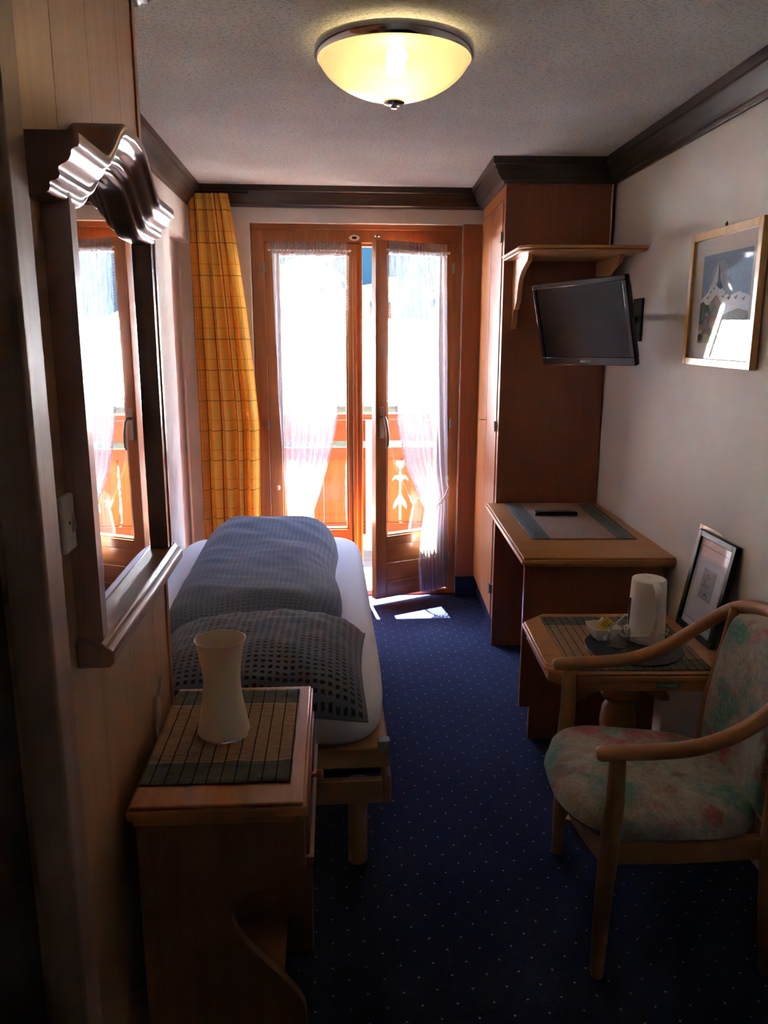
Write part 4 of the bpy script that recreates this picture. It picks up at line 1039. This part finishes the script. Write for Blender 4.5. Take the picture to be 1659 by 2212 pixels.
def backpt(front):
    def P(s, k):
        a, b_ = s*2-1, k*2-1        # a lateral, b vertical
        wy = (.205-.020*k)*(1-.06*b_**4)
        Y = a*wy; z0, z1 = .405, .845
        Z = z0+(z1-z0)*k-.012*a*a*(1 if k > .5 else -1)*abs(b_)
        X = .405+.055*k+.020*(1-a*a)
        h_ = (max(0, 1-a**6)*max(0, 1-b_**6))**.4
        X += (-.036*h_-.008*sin(pi*k)) if front else .014*h_
        return (X, Y, Z)
    return P
obj('backrest', MB().grid(backpt(True), 36, 40, flip=True).grid(backpt(False), 36, 40), FLORAL, ch, smooth=80)

# ================================================================== ceiling lamp
cl = thing('ceiling_lamp', 'lit round frosted glass ceiling lamp with chrome rim', 'lamp', (.205, 2.445, 2.4))
om, nt_, b_ = newmat('opal_glass'); L = nt_.links; out = nt_.nodes['Material Output']; nt_.nodes.remove(b_)
tl = nt_.nodes.new('ShaderNodeBsdfTranslucent'); tl.inputs[0].default_value = lin('fbe6cc')
rf_ = nt_.nodes.new('ShaderNodeBsdfRefraction'); rf_.inputs['Roughness'].default_value = .5; rf_.inputs['IOR'].default_value = 1.03; rf_.inputs[0].default_value = lin('fff0d0')
df = nt_.nodes.new('ShaderNodeBsdfPrincipled'); df.inputs['Base Color'].default_value = lin('d9cdb6'); df.inputs['Roughness'].default_value = .35
m1 = nt_.nodes.new('ShaderNodeMixShader'); m1.inputs[0].default_value = .4; L.new(tl.outputs[0], m1.inputs[1]); L.new(rf_.outputs[0], m1.inputs[2])
m2 = nt_.nodes.new('ShaderNodeMixShader'); m2.inputs[0].default_value = .4; L.new(m1.outputs[0], m2.inputs[1]); L.new(df.outputs[0], m2.inputs[2]); L.new(m2.outputs[0], out.inputs[0])
_n = nd(nt_, 'ShaderNodeTexNoise', Scale=5)
RB = .212
bowl = [(RB*sin(a), -.045-.112*(cos(a)-cos(pi*.5))/1.0) for a in [pi/2*k/22 for k in range(22, -1, -1)]]
bowl = [(RB*((22-k)/22)**.62 if False else RB*cos(pi/2*k/22), -.040-.108*sin(pi/2*k/22)**1.25) for k in range(23)]
obj('glass_bowl', MB().lathe([(r, z) for r, z in bowl[:-1]]+[(.001, bowl[-1][1])], (0,0,0), 72), om, cl, smooth=60)
obj('rim', MB().lathe([(RB+.001, -.014), (RB+.009, -.014), (RB+.011, -.038), (RB+.003, -.046), (RB-.003, -.040), (RB-.003, -.016)], (.0,0,0), 72, closed=True), CHROME, cl, smooth=50)
obj('ceiling_plate', MB().lathe([(0, 0), (.11, 0), (.11, -.014), (0, -.014)], (0,0,0), 48), plain('lamp_white_metal', 'd0c8b8', .5), cl)
obj('finial', MB().lathe([(0, -.168), (.008, -.170), (.009, -.163), (.024, -.160), (.030, -.155), (.030, -.150), (.020, -.147), (0, -.146)], (0,0,0), 32), CHROME, cl, smooth=40)
bm, nt_, b_ = newmat('bulb_glow'); b_.inputs['Emission Color'].default_value = (1, .72, .36, 1); b_.inputs['Emission Strength'].default_value = 3.2; b_.inputs['Base Color'].default_value = (1,.8,.6,1)
_n = nd(nt_, 'ShaderNodeTexNoise', Scale=5)
obj('bulb', MB().lathe([(0, -.100), (.014, -.096), (.024, -.082), (.026, -.068), (.020, -.050), (.012, -.036), (.012, -.015), (0, -.015)], (.0, -.03, 0), 24), bm, cl, smooth=60)
pl_ = bpy.data.lights.new('bulb_light', 'POINT'); pl_.energy = .042; pl_.color = (1, .75, .46); pl_.shadow_soft_size = .03
po = bpy.data.objects.new('bulb_light', pl_); COL.objects.link(po); po.location = (.205, 2.37, 2.4-.060)

# ================================================================== outside: balcony
struct(obj('floor_balcony', MB().box(-3, 4.95, -.10, 4, 6.10, -.02), WD['deck']))
struct(obj('unseen_overhang', MB().box(-3, 5.05, 2.42, 4, 5.48, 2.58), WD['rail_h']))  # unseen overhang, added to shade the door from the high sun
struct(obj('wall_outside', MB().box(-9, 4.95, -8, -.95, 5.05, 9).box(1.55, 4.95, -8, 9, 5.05, 9).box(-.95, 4.95, 2.6, 1.55, 5.05, 9).box(-.95, 4.95, -8, 1.55, 5.05, -.12), WD['deck']))  # facade carried up out of view to keep sky light off the railing
bl = thing('balcony_railing', 'brown wooden balcony railing of planks with carved flower cut-outs', 'railing', (0, 6.0, 0))
obj('handrail', MB().box(-2.6, -.05, .985, 3.4, .07, 1.025), WD['rail_h'], bl, bevel=.004)
obj('upper_board', MB().box(-2.6, -.02, .820, 3.4, .012, .975), WD['rail_h'], bl, bevel=.003)
obj('middle_rail', MB().box(-2.6, -.035, .690, 3.4, .0, .772), WD['rail_h'], bl, bevel=.003)
obj('bottom_rail', MB().box(-2.6, -.035, .10, 3.4, .0, .185), WD['rail_h'], bl, bevel=.003)
for x in (-2.2, -.92, .325, 1.6, 2.9): obj('post', MB().box(x-.028, -.085, -.02, x+.028, -.036, .984), WD['postw'], bl, bevel=.003)
def edge(kind, side):
    """list of (inset, z) up one plank edge; inset carves the joint open"""
    b0 = [(0.0015, .12)]
    if kind == 'flower':
        e = [(.0015, .20), (.010, .205), (.010, .30), (.013, .33), (.036, .300), (.050, .285), (.056, .305), (.045, .345), (.020, .385), (.009, .41), (.009, .50), (.015, .515), (.038, .525), (.062, .505), (.066, .515), (.045, .550), (.018, .555), (.008, .56), (.008, .600), (.022, .618), (.036, .640), (.036, .660), (.024, .670), (.010, .664), (.005, .660), (.0015, .665)]
    elif kind == 'spindle':
        e = [(.0015, .20), (.009, .21), (.009, .25), (.006, .26), (.012, .29), (.012, .40), (.004, .415), (.011, .430), (.011, .455), (.004, .465), (.012, .48), (.012, .53), (.005, .545), (.010, .56), (.010, .63), (.0015, .655)]
    else: e = []
    return b0+e+[(.0015, .76)]
joints = [(-2.0, 'spindle'), (-1.8, 'flower'), (-1.6, 'plain'), (-1.4, 'spindle'), (-1.2, 'flower'), (-1.0, 'plain'), (-.80, 'spindle'), (-.60, 'flower'), (-.42, 'plain'), (-.25, 'flower'), (-.02, 'plain'), (.155, 'spindle'), (.355, 'plain'), (.565, 'flower'), (.78, 'spindle'), (.98, 'flower'), (1.18, 'plain'), (1.38, 'spindle'), (1.58, 'flower'), (1.78, 'plain'), (2.0, 'spindle')]
for (xa, ka), (xb, kb) in zip(joints[:-1], joints[1:]):
    Lp = [(xa+i, z) for i, z in edge(ka, 1)]; Rp = [(xb-i, z) for i, z in edge(kb, -1)]
    obj('plank', MB().prism(Lp+Rp[::-1], 'y', .001, .026), WD['rail'], bl)
for z in (.73, .16):
    hb = obj('hinge_plate', MB().box(.356, -.040, z-.03, .385, -.036, z+.03), plain('painted_steel', 'b09a84', .5), bl, bevel=.002)

# ================================================================== outside: village and hillside
SNOW = plain('sunlit_pale_roof', 'e4e6e6', .8); WALLW = plain('white_render', 'a8a59c', .95, spec=.05); WALLB = plain('brown_timber', '4a2e20', .9, spec=.05); WALLG = plain('grey_render', '6f6f68', .95, spec=.05)
WIN = plain('dark_window', '1a1e22', .5, spec=.1); GROUND = plain('valley_ground', 'b9bbb2', .95, bump=.5, bscale=.4); HILL = plain('forest_hill', '15232a', 1, spec=0, bump=1, bscale=.2)
def gz(y): return -8+max(0, y-30)*.10
struct(obj('ground_valley', MB().grid(lambda s, k: (-90+180*s, 7+100*k, gz(7+100*k)+1.0*noise.noise(Vector((s*6, k*6, 0)))), 30, 30), GROUND))
struct(obj('ground_hillside', MB().grid(lambda s, k: (-160+320*s, 96+52*k, -3+95*k+5*noise.noise(Vector((s*7, k*6, 5)))), 50, 40), HILL))
def house(name, label, x, y, w_, d_, h_, rh, wallm, roofm, rz=0, floors=3, cols=4, z0=None, over=.7):
    z0 = gz(y)-.5 if z0 is None else z0
    t = thing(name, label, 'building', (x, y, z0), rz)
    obj('wall', MB().prism([(-w_/2, 0), (w_/2, 0), (w_/2, h_), (0, h_+rh), (-w_/2, h_)], 'y', -d_/2, d_/2), wallm, t)
    k = rh/(w_/2)
    for s_ in (1, -1):
        obj('roof', MB().prism([(0, h_+rh+.05), (s_*(w_/2+over), h_-k*over+.05), (s_*(w_/2+over), h_-k*over+.40), (0, h_+rh+.40)], 'y', -d_/2-over, d_/2+over), roofm, t)
    obj('chimney', MB().box(w_*.15, 0, h_, w_*.15+.8, .8, h_+rh+1.2), wallm, t)
    fh = h_/floors
    for f in range(floors):
        for c_ in range(cols):
            cx = -w_/2+w_*(c_+.5)/cols
            fr = obj('window', MB().box(cx-.55, -d_/2-.06, f*fh+fh*.35, cx+.55, -d_/2+.02, f*fh+fh*.82), WALLW, t)
            obj('pane', MB().box(cx-.45, -d_/2-.08, f*fh+fh*.39, cx+.45, -d_/2-.05, f*fh+fh*.78), WIN, fr)
        if f: obj('balcony', MB().box(-w_/2+.3, -d_/2-1.0, f*fh+.02, w_/2-.3, -d_/2, f*fh+.16).box(-w_/2+.3, -d_/2-1.0, f*fh+.16, w_/2-.3, -d_/2-.92, f*fh+.9), WALLB, t)
    return t
# near neighbour: its broad pale roof fills the lower view
nb_ = thing('neighbour_house', 'neighbouring house just below with a broad pale sunlit roof', 'building', (1.0, 17, 0))
obj('wall', MB().box(-12, -3.2, -8, 12, 6, -.35), WALLG, nb_)
obj('roof', MB().prism([(-4.6, .60), (-4.6, .66), (4.5, 1.98), (4.5, 1.75)][::-1], 'x', -13, 13), SNOW, nb_)
obj('roof', MB().prism([(4.5, 1.98), (4.5, 1.75), (10.5, .3), (10.5, .5)], 'x', -13, 13), SNOW, nb_)
obj('fascia', MB().box(-13, -4.62, .16, 13, -4.5, .62), plain('beige_fascia', '4e4c42', .8), nb_)
obj('gutter', MB().cyl((-13, -4.7, .56), (13, -4.7, .56), .06, 10), STEEL, nb_)
for i in range(5): obj('rafter', MB().prism([(-4.55, -.2), (-4.55, .04), (-3.1, .25), (-3.1, .05)][::-1], 'x', -6+i*3, -5.8+i*3), WALLW, nb_)
house('apartment_house', 'white apartment house with rows of small windows seen between the door leaves', 4.4, 72, 8.5, 8, 9.0, .6, WALLW, SNOW, 0, 5, 6, -4.4)
house('chalet', 'brown timber chalet lowest behind the left pane', -3.4, 50, 4.6, 5, 2.6, 1.1, WALLB, SNOW, .12, 2, 3, -1.2)
house('chalet', 'grey-walled chalet low at the right of the left pane', 1.7, 56, 3.8, 4, 2.8, 1.1, WALLG, SNOW, -.1, 2, 3, -.6)
house('chalet', 'brown timber chalet with broad pale roof in the middle of the left pane', -3.6, 63, 6.2, 6, 3.0, 1.5, WALLB, SNOW, .05, 2, 4, 1.2)
house('chalet', 'brown timber chalet highest behind the left pane', -1.6, 82, 6.4, 6, 3.4, 1.6, WALLB, SNOW, -.08, 3, 4, 3.4)
house('chalet', 'brown timber chalet lowest behind the right pane', 8.6, 50, 4.6, 5, 2.4, 1.0, WALLB, SNOW, -.15, 2, 3, -1.8)
house('chalet', 'grey-walled chalet above the brown one behind the right pane', 10.4, 62, 6, 6, 3.2, 1.2, WALLG, SNOW, .1, 2, 4, -.6)
house('chalet', 'brown timber chalet far left beyond the curtain', -14, 62, 8, 7, 5, 1.8, WALLB, SNOW, .2, 3, 4, -2)
TREE = plain('conifer_green', '12252a', 1, spec=0, bump=.8, bscale=6); BARK = plain('bark', '4a3a30', .9)
rnd = random.Random(3)
def crown_mb(h, r):
    m_ = MB()
    for t_ in range(5):
        zb = h*(.12+.17*t_); rr_ = r*(1-.17*t_); zt_ = zb+h*.30 if t_ < 4 else h
        V = []; N_ = 14
        for q in range(N_):
            a = 2*pi*q/N_; k = rr_*(1 if q % 2 else .78)*rnd.uniform(.9, 1.05); V.append((k*cos(a), k*sin(a), zb-(.06*h if q % 2 else 0)))
        V.append((0, 0, zt_)); m_.add(V, [[q, (q+1) % N_, N_] for q in range(N_)]+[list(range(N_))[::-1]])
    return m_
pt = [crown_mb(9, 2.0).__dict__, ]
proto = None
spots = [(-14, 76), (-8.5, 80), (-26, 84), (3.0, 84), (-22, 74), (11.5, 76), (13, 80), (18, 74), (22, 80), (-19, 84), (-13, 90), (-7.5, 93), (-2, 96), (25, 88), (8.6, 90), (14.5, 92), (20, 95), (6.5, 99), (0.5, 104), (11.5, 103), (17, 106), (-5, 106), (-11, 108), (4, 112), (9, 116), (15, 118), (-1.5, 118), (-8, 120), (22, 112), (-7, 70), (6.2, 57), (26, 98), (-17, 100), (20, 62)]
for i, (x, y) in enumerate(spots):
    z = gz(y)-.5 if y < 97 else -3+95*(y-96)/52-1.5
    if i == 0:
        t = thing('conifer', 'dark green conifer on the hillside beyond the village', 'tree', (x, y, z), 0, 'conifers on the hillside')
        obj('foliage', crown_mb(9, 2.1), TREE, t, smooth=0); obj('trunk', MB().cyl((0, 0, -1), (0, 0, 3), .25, 8), BARK, t); proto = t
    else:
        t = proto.copy(); COL.objects.link(t); t.location = (x, y, z)
        for c_ in list(proto.children):
            c2 = c_.copy(); COL.objects.link(c2); c2.parent = t
    s_ = rnd.uniform(.8, 1.35); t.scale = (s_, s_, s_*rnd.uniform(.9, 1.2)); t.rotation_euler = (0, 0, rnd.uniform(0, 6))
